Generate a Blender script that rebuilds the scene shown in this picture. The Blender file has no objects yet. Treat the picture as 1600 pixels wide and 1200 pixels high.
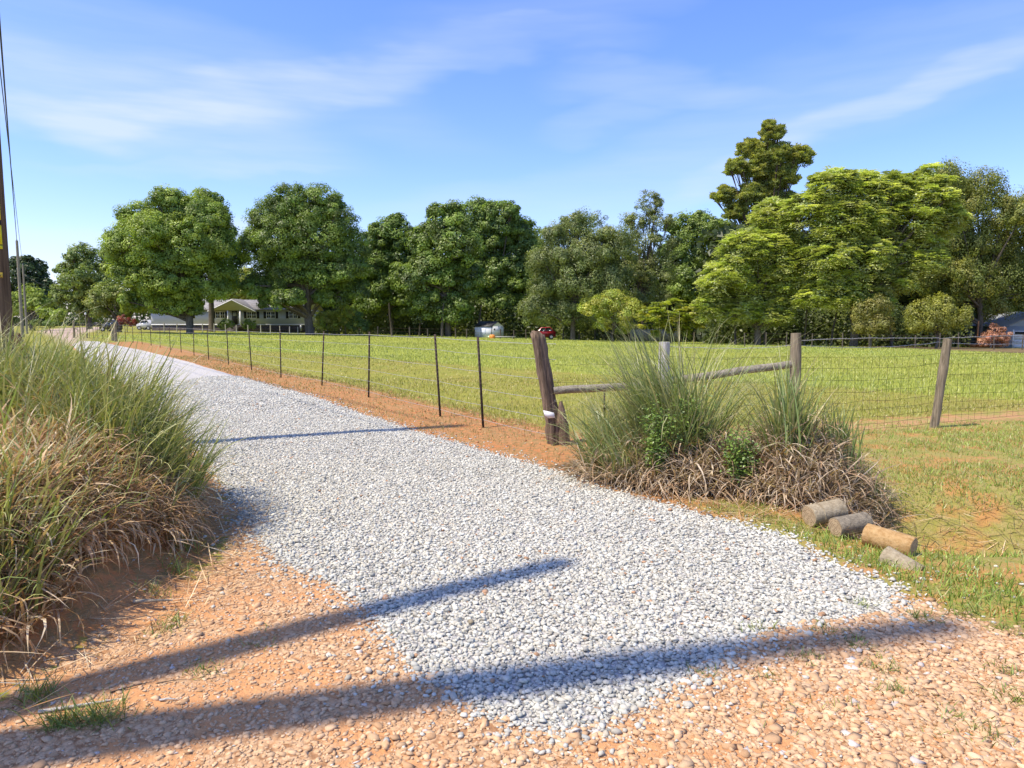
import bpy, math, random
import numpy as np
from mathutils import Vector

R = math.radians
rng = np.random.default_rng(7)
random.seed(7)
SC = bpy.context.scene
COL = SC.collection

# ------------------------------------------------------------------ camera, sky, sun, exposure
F = 1101.0; CX, CY = 800.0, 600.0
PITCH = math.atan(100.0 / F); CAMZ = 1.6
cam = bpy.data.cameras.new('camera'); camo = bpy.data.objects.new('camera', cam); COL.objects.link(camo)
cam.sensor_width = 36; cam.lens = 36 * F / 1600.0; cam.clip_start = 0.05; cam.clip_end = 6000
camo.location = (0, 0, CAMZ); camo.rotation_euler = (math.pi / 2 - PITCH, 0, 0)
SC.camera = camo

SUN_EL, SUN_AZ = R(60), R(24)          # shadows fall towards +x, a little +y
sd = Vector((math.cos(SUN_AZ) * math.cos(SUN_EL), math.sin(SUN_AZ) * math.cos(SUN_EL), -math.sin(SUN_EL)))
sl = bpy.data.lights.new('sun', 'SUN'); sl.energy = 3.35; sl.angle = R(0.9); sl.color = (1.0, 0.90, 0.75)
so = bpy.data.objects.new('sun', sl); COL.objects.link(so); so.rotation_euler = sd.to_track_quat('-Z', 'Y').to_euler()

W = bpy.data.worlds.new('World'); SC.world = W; W.use_nodes = True
SC.view_settings.view_transform = 'Standard'; SC.view_settings.look = 'None'
SC.view_settings.gamma = 1; SC.view_settings.exposure = 0.88

def pix_dir(px, py):
    u = (px - CX) / F; v = (CY - py) / F
    return np.array([u, math.cos(PITCH) + v * math.sin(PITCH), -math.sin(PITCH) + v * math.cos(PITCH)])

def build_world():
    nt = W.node_tree; N = nt.nodes; L = nt.links; N.clear()
    out = N.new('ShaderNodeOutputWorld'); bg = N.new('ShaderNodeBackground'); bg.inputs[1].default_value = 0.148
    sky = N.new('ShaderNodeTexSky'); sky.sky_type = 'NISHITA'; sky.sun_disc = False
    sky.sun_elevation = SUN_EL; sky.sun_rotation = math.atan2(-math.cos(SUN_AZ), -math.sin(SUN_AZ))
    sky.air_density = 1.0; sky.dust_density = 0.6; sky.ozone_density = 2.2
    hs = N.new('ShaderNodeHueSaturation'); hs.inputs['Saturation'].default_value = 1.17; hs.inputs['Value'].default_value = .86
    L.new(sky.outputs[0], hs.inputs['Color'])
    tc = N.new('ShaderNodeTexCoord')
    def mth(op, a, b=None):
        m = N.new('ShaderNodeMath'); m.operation = op
        for i, q in enumerate((a, b)):
            if q is None: continue
            if isinstance(q, (int, float)): m.inputs[i].default_value = q
            else: L.new(q, m.inputs[i])
        return m.outputs[0]
    def dotv(vec):
        m = N.new('ShaderNodeVectorMath'); m.operation = 'DOT_PRODUCT'; L.new(tc.outputs['Generated'], m.inputs[0])
        m.inputs[1].default_value = vec; return m.outputs['Value']
    def mr(a, f0, f1, t0, t1):
        m = N.new('ShaderNodeMapRange'); m.interpolation_type = 'SMOOTHSTEP'; L.new(a, m.inputs[0])
        for i, q in enumerate((f0, f1, t0, t1)): m.inputs[i + 1].default_value = q
        return m.outputs[0]
    # warp of the direction, then streaks of cirrus, each an elongated soft patch of the sky
    nz = N.new('ShaderNodeTexNoise'); nz.inputs['Scale'].default_value = 3.0; nz.inputs['Detail'].default_value = 4
    mp = N.new('ShaderNodeMapping'); mp.inputs['Scale'].default_value = (1.0, 1.0, 3.2); mp.inputs['Rotation'].default_value = (0, 0.25, 0)
    L.new(tc.outputs['Generated'], mp.inputs[0]); L.new(mp.outputs[0], nz.inputs[0])
    fine = N.new('ShaderNodeTexNoise'); fine.inputs['Scale'].default_value = 7.0; fine.inputs['Detail'].default_value = 4; fine.inputs['Roughness'].default_value = 0.5
    mp2 = N.new('ShaderNodeMapping'); mp2.inputs['Scale'].default_value = (1.0, 1.0, 9.0); mp2.inputs['Rotation'].default_value = (0.1, 0.12, 0)
    L.new(tc.outputs['Generated'], mp2.inputs[0]); L.new(mp2.outputs[0], fine.inputs[0])
    wv = mth('MULTIPLY', mth('SUBTRACT', nz.outputs[0], 0.5), 0.16)
    total = None
    # px, py, half-length px, half-width px, tilt, strength
    for (px, py, hl, hw, tilt, st) in [(110, 135, 280, 60, -14, .55), (175, 188, 210, 24, 4, .48), (500, 112, 150, 26, 8, .50),
                                       (330, 70, 300, 50, -18, .22), (940, 180, 80, 22, 6, .26), (1020, 132, 130, 20, -4, .28),
                                       (1420, 158, 300, 20, 21, .40), (1480, 80, 280, 36, 12, .18), (1020, 262, 420, 44, 14, .26),
                                       (780, 66, 170, 20, -3, .26), (900, 20, 200, 25, 0, .18), (300, 262, 160, 10, 2, .22),
                                       (90, 400, 150, 34, 6, .55), (385, 358, 60, 16, 0, .8)]:
        d = pix_dir(px, py); d = d / np.linalg.norm(d)
        a, b = pix_dir(px + 10 * math.cos(R(tilt)), py - 10 * math.sin(R(tilt))), pix_dir(px, py)
        e1 = a / np.linalg.norm(a) - b / np.linalg.norm(b); e1 /= np.linalg.norm(e1)
        e2 = np.cross(d, e1)
        s = hl / F; w_ = hw / F
        q1 = mth('DIVIDE', dotv(tuple(e1)), s)
        q2 = mth('DIVIDE', mth('ADD', dotv(tuple(e2)), wv), w_)
        r2 = mth('ADD', mth('MULTIPLY', q1, q1), mth('MULTIPLY', q2, q2))
        blob = mth('MULTIPLY', mr(r2, 0.0, 2.2, 1.0, 0.0), st)
        front = mr(dotv(tuple(d)), 0.3, 0.5, 0, 1)
        blob = mth('MULTIPLY', mth('MULTIPLY', blob, front), 0.85)
        total = blob if total is None else mth('ADD', total, blob)
    fr = mr(fine.outputs[0], 0.2, 0.8, 0.5, 1.0)
    amt = mth('MINIMUM', mth('MULTIPLY', total, fr), 0.7)
    mx = N.new('ShaderNodeMix'); mx.data_type = 'RGBA'; L.new(amt, mx.inputs['Factor'])
    tint = N.new('ShaderNodeMix'); tint.data_type = 'RGBA'; tint.blend_type = 'MULTIPLY'; tint.inputs['Factor'].default_value = 1
    L.new(hs.outputs[0], tint.inputs['A']); tint.inputs['B'].default_value = (0.95, 0.90, 1.16, 1)
    L.new(tint.outputs['Result'], mx.inputs['A']); mx.inputs['B'].default_value = (3.0, 3.35, 4.1, 1)
    L.new(mx.outputs['Result'], bg.inputs[0]); L.new(bg.outputs[0], out.inputs[0])
build_world()

# ------------------------------------------------------------------ terrain height and pixel helpers
def ss(a):
    a = np.clip(a, 0, 1); return a * a * (3 - 2 * a)
_ph = rng.uniform(0, 6.28, (10,)); _kx = rng.uniform(-1, 1, (10,)); _ky = rng.uniform(-1, 1, (10,))
def wob(x, y, sc=1.0):
    z = np.zeros_like(np.asarray(x, float) + np.asarray(y, float))
    for i in range(10):
        k = sc * (0.6 + 0.35 * i); z = z + np.sin((x * _kx[i] + y * _ky[i]) * k + _ph[i]) / (1 + 0.3 * i)
    return z / 4.0
def bank_edge(y):
    return np.interp(y, [2.0, 3.0, 3.8, 4.6, 5.6, 6.8, 9.0, 12.0], [-2.5, -2.15, -1.85, -2.0, -2.25, -2.8, -4.2, -6.2])
def height(x, y):
    x = np.asarray(x, float); y = np.asarray(y, float)
    far = -0.019 * np.clip(x + 45, 0, 120) * np.clip((y - 15) / 80, 0, 1.25)
    bank = 0.52 * ss((bank_edge(y) - x) / 1.0) * ss((y - 2.3) / 1.0) * (1 - ss((y - 6.5) / 4.5))
    ax = 5.75 - 0.1 * (x - 3)
    ditch = -0.5 * np.exp(-((y - ax) / 0.62) ** 2) * ss((x - 2.35) / 0.9)
    near = 1 - ss((np.hypot(x, y) - 25) / 40)
    rough = 0.018 * wob(x, y, 2.2) * near + 0.07 * wob(x * .12, y * .12) * ss((np.hypot(x, y) - 12) / 30)
    return far + bank + ditch + rough
def ground(px, py):
    d = pix_dir(px, py); y = -CAMZ / d[2] * d[1]
    for _ in range(30):
        x = d[0] / d[1] * y; z = float(height(x, y)); y = 0.5 * y + 0.5 * (z - CAMZ) / d[2] * d[1]
    return np.array([d[0] / d[1] * y, y, float(height(d[0] / d[1] * y, y))])
def flat(px, py):
    d = pix_dir(px, py); t = -CAMZ / d[2]; return (d[0] * t, d[1] * t)
def at(px, py, depth):
    d = pix_dir(px, py); t = depth / d[1]
    return np.array([d[0] * t, depth, CAMZ + d[2] * t])
def inpoly(x, y, poly):
    x = np.asarray(x, float); y = np.asarray(y, float); ins = np.zeros(x.shape, bool); n = len(poly)
    for i in range(n):
        x1, y1 = poly[i]; x2, y2 = poly[(i + 1) % n]
        if y1 == y2: continue
        c = ((y1 > y) != (y2 > y)) & (x < (x2 - x1) * (y - y1) / (y2 - y1) + x1); ins ^= c
    return ins
def polydist(x, y, poly):               # signed distance, positive inside
    x = np.asarray(x, float); y = np.asarray(y, float); d = np.full(x.shape, 1e9); n = len(poly)
    for i in range(n):
        ax, ay = poly[i]; bx, by = poly[(i + 1) % n]
        ex, ey = bx - ax, by - ay; l2 = ex * ex + ey * ey + 1e-12
        t = np.clip(((x - ax) * ex + (y - ay) * ey) / l2, 0, 1)
        d = np.minimum(d, np.hypot(x - ax - t * ex, y - ay - t * ey))
    return np.where(inpoly(x, y, poly), d, -d)

GRAVEL = [flat(*p) for p in [(112, 536), (150, 572), (215, 612), (290, 672), (345, 745), (385, 815), (430, 872), (520, 915), (585, 965),
                             (610, 1010), (640, 1048), (700, 1078), (730, 1110), (800, 1135), (880, 1150), (960, 1130), (1060, 1072), (1160, 1010), (1210, 985),
                             (1330, 968), (1410, 955), (1395, 915), (1340, 893), (1280, 872), (1225, 838), (1100, 806), (1000, 778), (920, 758),
                             (870, 737), (760, 705), (640, 672), (500, 624), (400, 594), (300, 563), (220, 543), (150, 531), (125, 531)]]
ROAD = [(-16, 1.9)] + [flat(*p) for p in [(0, 1085), (130, 1000), (310, 900), (345, 850), (350, 790), (385, 770), (440, 860), (700, 900), (1100, 900), (1240, 862), (1330, 905), (1430, 935), (1600, 990)]] + [(5.5, 3.2), (18, 2.2), (18, -12), (-16, -12)]
FENCE = [flat(*p) for p in [(868, 695), (755, 668), (688, 652), (576, 621), (503, 600), (439, 587), (393, 575), (357, 566), (326, 558), (303, 552), (283, 547), (266, 543), (240, 538), (205, 532), (180, 529), (116, 525)]]
PAVED = [flat(*p) for p in [(60, 518), (88, 527), (108, 537), (128, 530), (124, 523), (150, 516), (175, 513), (166, 510.5), (120, 511.5), (80, 514)]]
BROWN = [tuple(ground(*p)[:2]) for p in [(1225, 537), (1400, 544), (1540, 550), (1800, 560)]] + [(82, 78), (50, 80), (27, 78)]
LUSH_Y = lambda x: 24.6 - 1.06 * x     # the mown strip ends and the taller grass starts at this line
def fence_side(x, y):                  # metres past the drive fence towards the field
    fx = np.array([p[0] for p in FENCE]); fy = np.array([p[1] for p in FENCE]); o = np.argsort(fy)
    xf = np.interp(y, fy[o], fx[o]); return (x - xf)

# ------------------------------------------------------------------ mesh helpers
def mesh_arrays(name, V, Fs, cols=None, mats=(), smooth=False, matidx=None):
    """V (N,3); Fs (M,k) or list of such arrays"""
    if isinstance(Fs, np.ndarray): Fs = [Fs]
    me = bpy.data.meshes.new(name)
    V = np.asarray(V, np.float32); nl = sum(f.size for f in Fs); nf = sum(len(f) for f in Fs)
    me.vertices.add(len(V)); me.vertices.foreach_set('co', V.ravel())
    me.loops.add(nl); me.polygons.add(nf)
    me.loops.foreach_set('vertex_index', np.concatenate([f.ravel() for f in Fs]).astype(np.int32))
    tot = np.concatenate([np.full(len(f), f.shape[1]) for f in Fs]); st = np.concatenate([[0], np.cumsum(tot)[:-1]])
    me.polygons.foreach_set('loop_start', st.astype(np.int32))
    if matidx is not None: me.polygons.foreach_set('material_index', np.asarray(matidx, np.int32))
    if smooth: me.polygons.foreach_set('use_smooth', np.ones(nf, bool))
    for m in mats: me.materials.append(m)
    if cols is not None:
        cols = np.asarray(cols, np.float32)
        if cols.shape[1] == 3: cols = np.hstack([cols, np.ones((len(cols), 1), np.float32)])
        a = me.color_attributes.new('col', 'FLOAT_COLOR', 'POINT'); a.data.foreach_set('color', cols.ravel())
    me.update(calc_edges=True)
    return me
def link(name, me, parent=None, kind=None, label=None, cat=None, group=None, loc=None):
    o = bpy.data.objects.new(name, me); COL.objects.link(o)
    if parent is not None: o.parent = parent
    if loc is not None: o.location = loc
    if kind: o['kind'] = kind
    if label: o['label'] = label
    if cat: o['category'] = cat
    if group: o['group'] = group
    return o
class MB:
    """collects tubes and boxes with a material slot"""
    def __init__(s): s.v = []; s.f = {}; s.n = 0; s.m = []; s.quads = []; s.tris = []; s.qm = []; s.tm = []
    def add(s, V, quads=(), tris=(), m=0):
        V = np.asarray(V, float)
        for q in quads: s.quads.append([i + s.n for i in q]); s.qm.append(m)
        for t in tris: s.tris.append([i + s.n for i in t]); s.tm.append(m)
        s.v.append(V); s.n += len(V); return s
    def box(s, c, d, rz=0.0, m=0, tilt=None):
        x, y, z = [q / 2 for q in d]
        V = np.array([(a, b, e) for a in (-x, x) for b in (-y, y) for e in (-z, z)])
        if tilt is not None: V = V @ np.array(tilt).T
        cz, sz = math.cos(rz), math.sin(rz); V = V @ np.array([[cz, sz, 0], [-sz, cz, 0], [0, 0, 1]]) + np.array(c)
        return s.add(V, [(0, 1, 3, 2), (4, 6, 7, 5), (0, 4, 5, 1), (2, 3, 7, 6), (0, 2, 6, 4), (1, 5, 7, 3)], m=m)
    def box2(s, a, b, m=0):
        a = np.array(a, float); b = np.array(b, float); return s.box((a + b) / 2, abs(b - a), m=m)
    def tube(s, pts, rad, n=8, m=0, mcap=None, cap=True, jit=0.0, rough=None):
        pts = np.asarray(pts, float); k = len(pts); rad = np.broadcast_to(np.asarray(rad, float), (k,))
        T = np.gradient(pts, axis=0); T /= np.linalg.norm(T, axis=1)[:, None] + 1e-12
        up = np.array([0, 0, 1.0]) if abs(T[0][2]) < .9 else np.array([1.0, 0, 0])
        A = np.cross(T, up); A /= np.linalg.norm(A, axis=1)[:, None] + 1e-12; B = np.cross(T, A)
        th = np.linspace(0, 2 * math.pi, n, endpoint=False)
        rr = rad[:, None] * (1 + jit * rng.uniform(-1, 1, (1, n)) + jit * .35 * rng.uniform(-1, 1, (k, n)))
        V = pts[:, None, :] + rr[..., None] * (np.cos(th)[None, :, None] * A[:, None, :] + np.sin(th)[None, :, None] * B[:, None, :])
        V = V.reshape(-1, 3); q = []
        for i in range(k - 1):
            for j in range(n): q.append((i * n + j, i * n + (j + 1) % n, (i + 1) * n + (j + 1) % n, (i + 1) * n + j))
        base = s.n; s.add(V, q, m=m)
        if cap:
            mc = m if mcap is None else mcap
            for i, p in ((0, pts[0]), (k - 1, pts[-1])):
                b = s.n; ring = V[i * n:(i + 1) * n]; s.add(np.vstack([ring, ring.mean(0)[None]]), tris=[((j, n, (j + 1) % n) if i == 0 else (j, (j + 1) % n, n)) for j in range(n)], m=mc)
        return s
    def build(s, name, mats, parent=None, smooth=False, **kw):
        if not isinstance(mats, (list, tuple)): mats = [mats]
        Fs = []; mi = []
        if s.quads: Fs.append(np.array(s.quads)); mi += s.qm
        if s.tris: Fs.append(np.array(s.tris)); mi += s.tm
        me = mesh_arrays(name, np.vstack(s.v), Fs, mats=mats, smooth=smooth, matidx=mi)
        return link(name, me, parent, **kw)
def thing(name, loc, label, cat, group=None):
    o = bpy.data.objects.new(name, None); COL.objects.link(o); o.location = [float(q) for q in loc]; o.empty_display_size = .3
    o['label'] = label; o['category'] = cat
    if group: o['group'] = group
    return o

# ------------------------------------------------------------------ materials
def newmat(name):
    m = bpy.data.materials.new(name); m.use_nodes = True; nt = m.node_tree; nt.nodes.clear()
    return m, nt, nt.nodes, nt.links
def G(N, L):
    class g: pass
    def mth(op, a, b=None, c=None, clamp=False):
        m = N.new('ShaderNodeMath'); m.operation = op; m.use_clamp = clamp
        for i, q in enumerate((a, b, c)):
            if q is None: continue
            if isinstance(q, (int, float)): m.inputs[i].default_value = q
            else: L.new(q, m.inputs[i])
        return m.outputs[0]
    def mix(fac, a, b, blend='MIX'):
        m = N.new('ShaderNodeMix'); m.data_type = 'RGBA'; m.blend_type = blend
        for k, q in (('Factor', fac), ('A', a), ('B', b)):
            if isinstance(q, (int, float)): m.inputs[k].default_value = q
            elif isinstance(q, tuple): m.inputs[k].default_value = (*q[:3], 1)
            else: L.new(q, m.inputs[k])
        return m.outputs['Result']
    def noise(scale, detail=4, rough=.55, vec=None, out=0):
        n = N.new('ShaderNodeTexNoise'); n.inputs['Scale'].default_value = scale; n.inputs['Detail'].default_value = detail; n.inputs['Roughness'].default_value = rough
        if vec is not None: L.new(vec, n.inputs[0])
        return n.outputs[out]
    def mr(a, f0, f1, t0=0.0, t1=1.0):
        m = N.new('ShaderNodeMapRange'); m.interpolation_type = 'SMOOTHSTEP'; L.new(a, m.inputs[0])
        for i, q in enumerate((f0, f1, t0, t1)): m.inputs[i + 1].default_value = q
        return m.outputs[0]
    def vor(scale, vec=None, feat='F1'):
        v = N.new('ShaderNodeTexVoronoi'); v.feature = feat; v.inputs['Scale'].default_value = scale
        if vec is not None: L.new(vec, v.inputs[0])
        return v
    def mapping(vec, scale=(1, 1, 1), rot=(0, 0, 0)):
        m = N.new('ShaderNodeMapping'); m.inputs['Scale'].default_value = scale; m.inputs['Rotation'].default_value = rot; L.new(vec, m.inputs[0]); return m.outputs[0]
    def bump(h, strength, dist, normal=None):
        b = N.new('ShaderNodeBump'); b.inputs['Strength'].default_value = strength; b.inputs['Distance'].default_value = dist; L.new(h, b.inputs['Height'])
        if normal is not None: L.new(normal, b.inputs['Normal'])
        return b.outputs[0]
    g.m = mth; g.mix = mix; g.noise = noise; g.mr = mr; g.vor = vor; g.map = mapping; g.bump = bump
    return g
def finish(N, L, color, rough=.9, normal=None, spec=.3, metal=0.0):
    p = N.new('ShaderNodeBsdfPrincipled'); o = N.new('ShaderNodeOutputMaterial')
    if isinstance(color, tuple): p.inputs['Base Color'].default_value = (*color, 1)
    else: L.new(color, p.inputs['Base Color'])
    if isinstance(rough, (int, float)): p.inputs['Roughness'].default_value = rough
    else: L.new(rough, p.inputs['Roughness'])
    p.inputs['Specular IOR Level'].default_value = spec; p.inputs['Metallic'].default_value = metal
    if normal is not None: L.new(normal, p.inputs['Normal'])
    L.new(p.outputs[0], o.inputs[0]); return p
def simple(name, c, rough=.8, var=.12, scale=6.0, spec=.3, metal=0.0, bump=0.0):
    m, nt, N, L = newmat(name); g = G(N, L); tc = N.new('ShaderNodeTexCoord').outputs['Object']
    n = g.noise(scale, 5, .6, tc)
    col = g.mix(g.mr(n, .3, .7), tuple(q * (1 - var) for q in c), tuple(min(1, q * (1 + var)) for q in c))
    finish(N, L, col, rough, g.bump(n, bump, .01) if bump else None, spec, metal); return m
def leafmat(name, trans=.40, gloss=.03):
    m, nt, N, L = newmat(name); a = N.new('ShaderNodeAttribute'); a.attribute_name = 'col'
    d = N.new('ShaderNodeBsdfDiffuse'); t = N.new('ShaderNodeBsdfTranslucent'); gl = N.new('ShaderNodeBsdfGlossy'); gl.inputs['Roughness'].default_value = .45
    L.new(a.outputs['Color'], d.inputs[0])
    b = N.new('ShaderNodeMix'); b.data_type = 'RGBA'; b.blend_type = 'MULTIPLY'; b.inputs['Factor'].default_value = 1
    L.new(a.outputs['Color'], b.inputs['A']); b.inputs['B'].default_value = (1.25, 1.3, .55, 1); L.new(b.outputs['Result'], t.inputs[0])
    s = N.new('ShaderNodeMixShader'); s.inputs[0].default_value = trans; L.new(d.outputs[0], s.inputs[1]); L.new(t.outputs[0], s.inputs[2])
    s2 = N.new('ShaderNodeMixShader'); s2.inputs[0].default_value = gloss; L.new(s.outputs[0], s2.inputs[1]); L.new(gl.outputs[0], s2.inputs[2])
    o = N.new('ShaderNodeOutputMaterial'); L.new(s2.outputs[0], o.inputs[0]); return m
def stonemat(name, bumpy=.35):
    m, nt, N, L = newmat(name); g = G(N, L); a = N.new('ShaderNodeAttribute'); a.attribute_name = 'col'
    tc = N.new('ShaderNodeTexCoord').outputs['Object']; n = g.noise(170, 3, .6, tc)
    c = g.mix(1.0, a.outputs['Color'], g.mix(n, (.78, .78, .78), (1.15, 1.15, 1.15)), 'MULTIPLY')
    finish(N, L, c, .88, g.bump(n, bumpy, .003), .25); return m
M_LEAF = leafmat('leaf'); M_BLADE = leafmat('blade', .22, .05); M_DRY = leafmat('dry_blade', .26, .02)
M_STONE = stonemat('crushed_stone')
def barkmat(name, c1, c2, sc=6, vert=.16):
    m, nt, N, L = newmat(name); g = G(N, L); tc = N.new('ShaderNodeTexCoord').outputs['Object']
    v = g.map(tc, (1, 1, vert)); n = g.noise(sc, 8, .7, v); n2 = g.noise(sc * 3.5, 5, .65, v)
    h = g.m('ADD', g.m('MULTIPLY', n, .6), g.m('MULTIPLY', n2, .5))
    c = g.mix(g.mr(h, .35, .72), c1, c2); finish(N, L, c, .92, g.bump(h, .8, .02), .2); return m
M_BARK = barkmat('bark', (.045, .036, .026), (.17, .145, .11))
M_PINEBARK = barkmat('pine_bark', (.06, .04, .028), (.2, .14, .10))
M_WEATH = barkmat('weathered_wood', (.03, .02, .012), (.27, .19, .13), 16, .06)
M_RAIL = barkmat('grey_rail_wood', (.12, .10, .07), (.36, .32, .25), 18, .5)
M_ROUND = barkmat('round_post_wood', (.10, .08, .05), (.33, .27, .18), 16, .08)
M_PALEPOST = barkmat('pale_post_wood', (.3, .28, .24), (.6, .57, .5), 18, .1)
M_POLE = barkmat('utility_pole_wood', (.06, .037, .02), (.21, .14, .08), 9, .05)
M_TPOST = simple('rusty_steel', (.045, .03, .022), .75, .5, 40, .3)
M_WIRE = simple('galvanised_wire', (.42, .42, .40), .5, .2, 30, .5, .3)
M_WHITE = simple('white_paint', (.78, .78, .76), .6, .05); M_BLACK = simple('dark_trim', (.015, .016, .018), .5, .2)
M_CABLE = simple('cable', (.02, .02, .022), .6, .1)

# ------------------------------------------------------------------ ground sheet
def build_ground():
    a_in = np.arange(-44, 44.01, 0.2); a_out = np.arange(47, 314, 4.0)
    ang = np.radians(np.concatenate([a_in, a_out])); nA = len(ang)
    rad = [0.35]
    while rad[-1] < 2500: rad.append(rad[-1] * (1.012 if rad[-1] < 30 else 1.03) + .002)
    rad = np.array(rad); nR = len(rad)
    A, Rr = np.meshgrid(ang, rad); X = (np.sin(A) * Rr).ravel(); Y = (np.cos(A) * Rr).ravel()
    Z = height(X, Y)
    V = np.column_stack([X, Y, Z]); V = np.vstack([V, [[0, 0, float(height(0, 0))]]])
    i = np.arange(nR - 1)[:, None] * nA; j = np.arange(nA)[None, :]; jn = (j + 1) % nA
    Q = np.stack([i + j, i + nA + j, i + nA + jn, i + jn], -1).reshape(-1, 4)[:, ::-1]
    Tt = np.stack([np.full(nA, len(V) - 1), jn[0], j[0]], -1)
    X = V[:, 0]; Y = V[:, 1]; D = np.hypot(X, Y)
    grav = np.clip(.5 + polydist(X, Y, GRAVEL) / (0.35 + .0 * D), 0, 1)
    road = np.clip(.5 + polydist(X, Y, ROAD) / .7, 0, 1)
    fs = fence_side(X, Y)
    sidew = np.interp(Y, [6, 9, 14, 30, 60], [1.2, 1.1, .8, .9, 1.0])
    # bare clay: the drive's shoulder up to a little past the fence, the bank's foot, and the roadside fence's foot
    clay = np.clip(.5 + (sidew - fs) / 1.6, 0, 1) * ((X > bank_edge(Y) + .3) | (Y > 9)) * (Y > 5.2) * (Y < 70) * np.clip(.5 + (fs + 6.5), 0, 1)
    le = [flat(*p) for p in [(112, 536), (150, 572), (215, 612), (290, 672), (345, 745)]][::-1]
    lx = np.interp(Y, [p[1] for p in le], [p[0] for p in le])
    clay = np.where((X > 1.6) | (X < lx - .1), 0, clay)
    rf = np.interp(X, [0.5, 2, 3.7, 6.3, 9, 14], [9.2, 9.3, 9.6, 10.6, 11.6, 13.5])
    clay2 = np.clip(1 - abs(Y - rf - .3) / 1.9, 0, 1) * (X > 0.3) * (X < 16) * .72
    clay = np.maximum(clay, clay2)
    bf = np.clip(1 - abs(X - bank_edge(Y) + .35) / .75, 0, 1) * (Y > 1.8) * (Y < 9)
    clay = np.maximum(clay, bf)
    patch = ((X > 2.2) & (X < 14) & (Y > 3.5) & (Y < 9.5)) * (.30 + .42 * ss((wob(X * 1.4, Y * 1.4) + .25)))
    clay = np.maximum(clay, patch)
    lush = np.clip(.5 + (Y - LUSH_Y(X) + 1.2 * wob(X, Y, .5)) / 2.0, 0, 1) * (fs > 1)
    pav = np.clip(.5 + polydist(X, Y, PAVED) / 1.5, 0, 1); br = np.clip(.5 + polydist(X, Y, BROWN) / 3, 0, 1)
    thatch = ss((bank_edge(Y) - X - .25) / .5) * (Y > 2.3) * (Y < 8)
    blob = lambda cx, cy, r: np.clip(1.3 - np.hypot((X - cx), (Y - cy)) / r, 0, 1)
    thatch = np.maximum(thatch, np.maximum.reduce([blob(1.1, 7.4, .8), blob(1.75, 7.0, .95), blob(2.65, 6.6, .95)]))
    me = mesh_arrays('ground', V, [Q, Tt], smooth=True)
    for nm, ch in (('ma', (grav, road, clay)), ('mb', (lush, pav, br)), ('mc', (thatch, ss((D - 3) / 30), ss((X - 1.2) / .8) * (Y > 2.6) * np.clip(.5 + (rf + .9 - Y) / 1.6, 0, 1) * (X < 20)))):
        c = np.stack([*ch, np.ones_like(D)], -1).astype(np.float32)
        at_ = me.color_attributes.new(nm, 'FLOAT_COLOR', 'POINT'); at_.data.foreach_set('color', c.ravel())
    m, nt, N, L = newmat('ground'); g = G(N, L); tc = N.new('ShaderNodeTexCoord').outputs['Object']
    def sep(nm):
        a = N.new('ShaderNodeAttribute'); a.attribute_name = nm; s = N.new('ShaderNodeSeparateColor'); L.new(a.outputs['Color'], s.inputs[0]); return s.outputs
    ma, mb, mc = sep('ma'), sep('mb'), sep('mc')
    n_big = g.noise(.35, 5, .6, tc); n_mid = g.noise(2.2, 6, .6, tc); n_fin = g.noise(14, 5, .65, tc); n_xf = g.noise(70, 4, .6, tc)
    edge = g.m('ADD', g.m('MULTIPLY', g.m('SUBTRACT', n_mid, .5), .8), g.m('MULTIPLY', g.m('SUBTRACT', n_fin, .5), 1.3))
    def mask(ch, lo=.42, hi=.58, k=1.0): return g.mr(g.m('ADD', ch, g.m('MULTIPLY', edge, k)), lo, hi)
    # grass
    short = g.mix(g.mr(n_mid, .3, .7), (.29, .27, .045), (.21, .22, .035))
    short = g.mix(g.m('MULTIPLY', g.mr(n_big, .5, .68), .45), short, (.27, .20, .05)); short = g.mix(g.m('MULTIPLY', g.mr(n_xf, .45, .75), .5), short, (.27, .24, .07))
    lushc = g.mix(g.mr(n_mid, .3, .7), (.33, .35, .05), (.25, .28, .04)); lushc = g.mix(g.m('MULTIPLY', g.mr(n_xf, .4, .75), .6), lushc, (.20, .24, .04))
    grass = g.mix(mask(mb[0], .4, .6, .5), short, lushc)
    # red clay with litter and pebbles
    clay_c = g.mix(g.mr(n_mid, .32, .68), (.50, .19, .065), (.42, .22, .09))
    clay_c = g.mix(g.m('MULTIPLY', g.mr(n_fin, .5, .7), .55), clay_c, (.22, .15, .07))
    vb = g.vor(45, tc); clay_c = g.mix(g.m('MULTIPLY', g.mr(vb.outputs['Distance'], .3, .1), g.mr(n_fin, .42, .6)), clay_c, (.5, .27, .13))
    c = g.mix(mask(ma[2], .4, .62, .9), grass, g.mix(g.mr(n_fin, .4, .6), clay_c, (.29, .18, .07)))
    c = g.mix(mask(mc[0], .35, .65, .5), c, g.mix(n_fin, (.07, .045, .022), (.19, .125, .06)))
    slope = g.mix(g.mr(n_fin, .38, .62), (.27, .25, .055), (.33, .27, .09)); slope = g.mix(g.m('MULTIPLY', g.mr(n_mid, .45, .62), .75), slope, (.48, .22, .075)); slope = g.mix(g.mr(n_xf, .5, .8), slope, (.16, .13, .05))
    c = g.mix(mask(mc[2], .4, .6, .8), c, g.mix(mask(ma[2], .5, .75, 1.0), slope, g.mix(n_xf, (.40, .20, .085), (.46, .29, .14))))
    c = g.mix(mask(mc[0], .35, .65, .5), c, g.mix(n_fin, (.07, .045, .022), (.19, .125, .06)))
    # tan roadbed
    vr = g.vor(34, tc); vc = N.new('ShaderNodeSeparateColor'); L.new(vr.outputs['Color'], vc.inputs[0])
    tan = g.mix(vc.outputs[0], (.50, .30, .15), (.63, .42, .24)); tan = g.mix(g.mr(vr.outputs['Distance'], .42, .8), tan, (.34, .18, .085))
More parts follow.
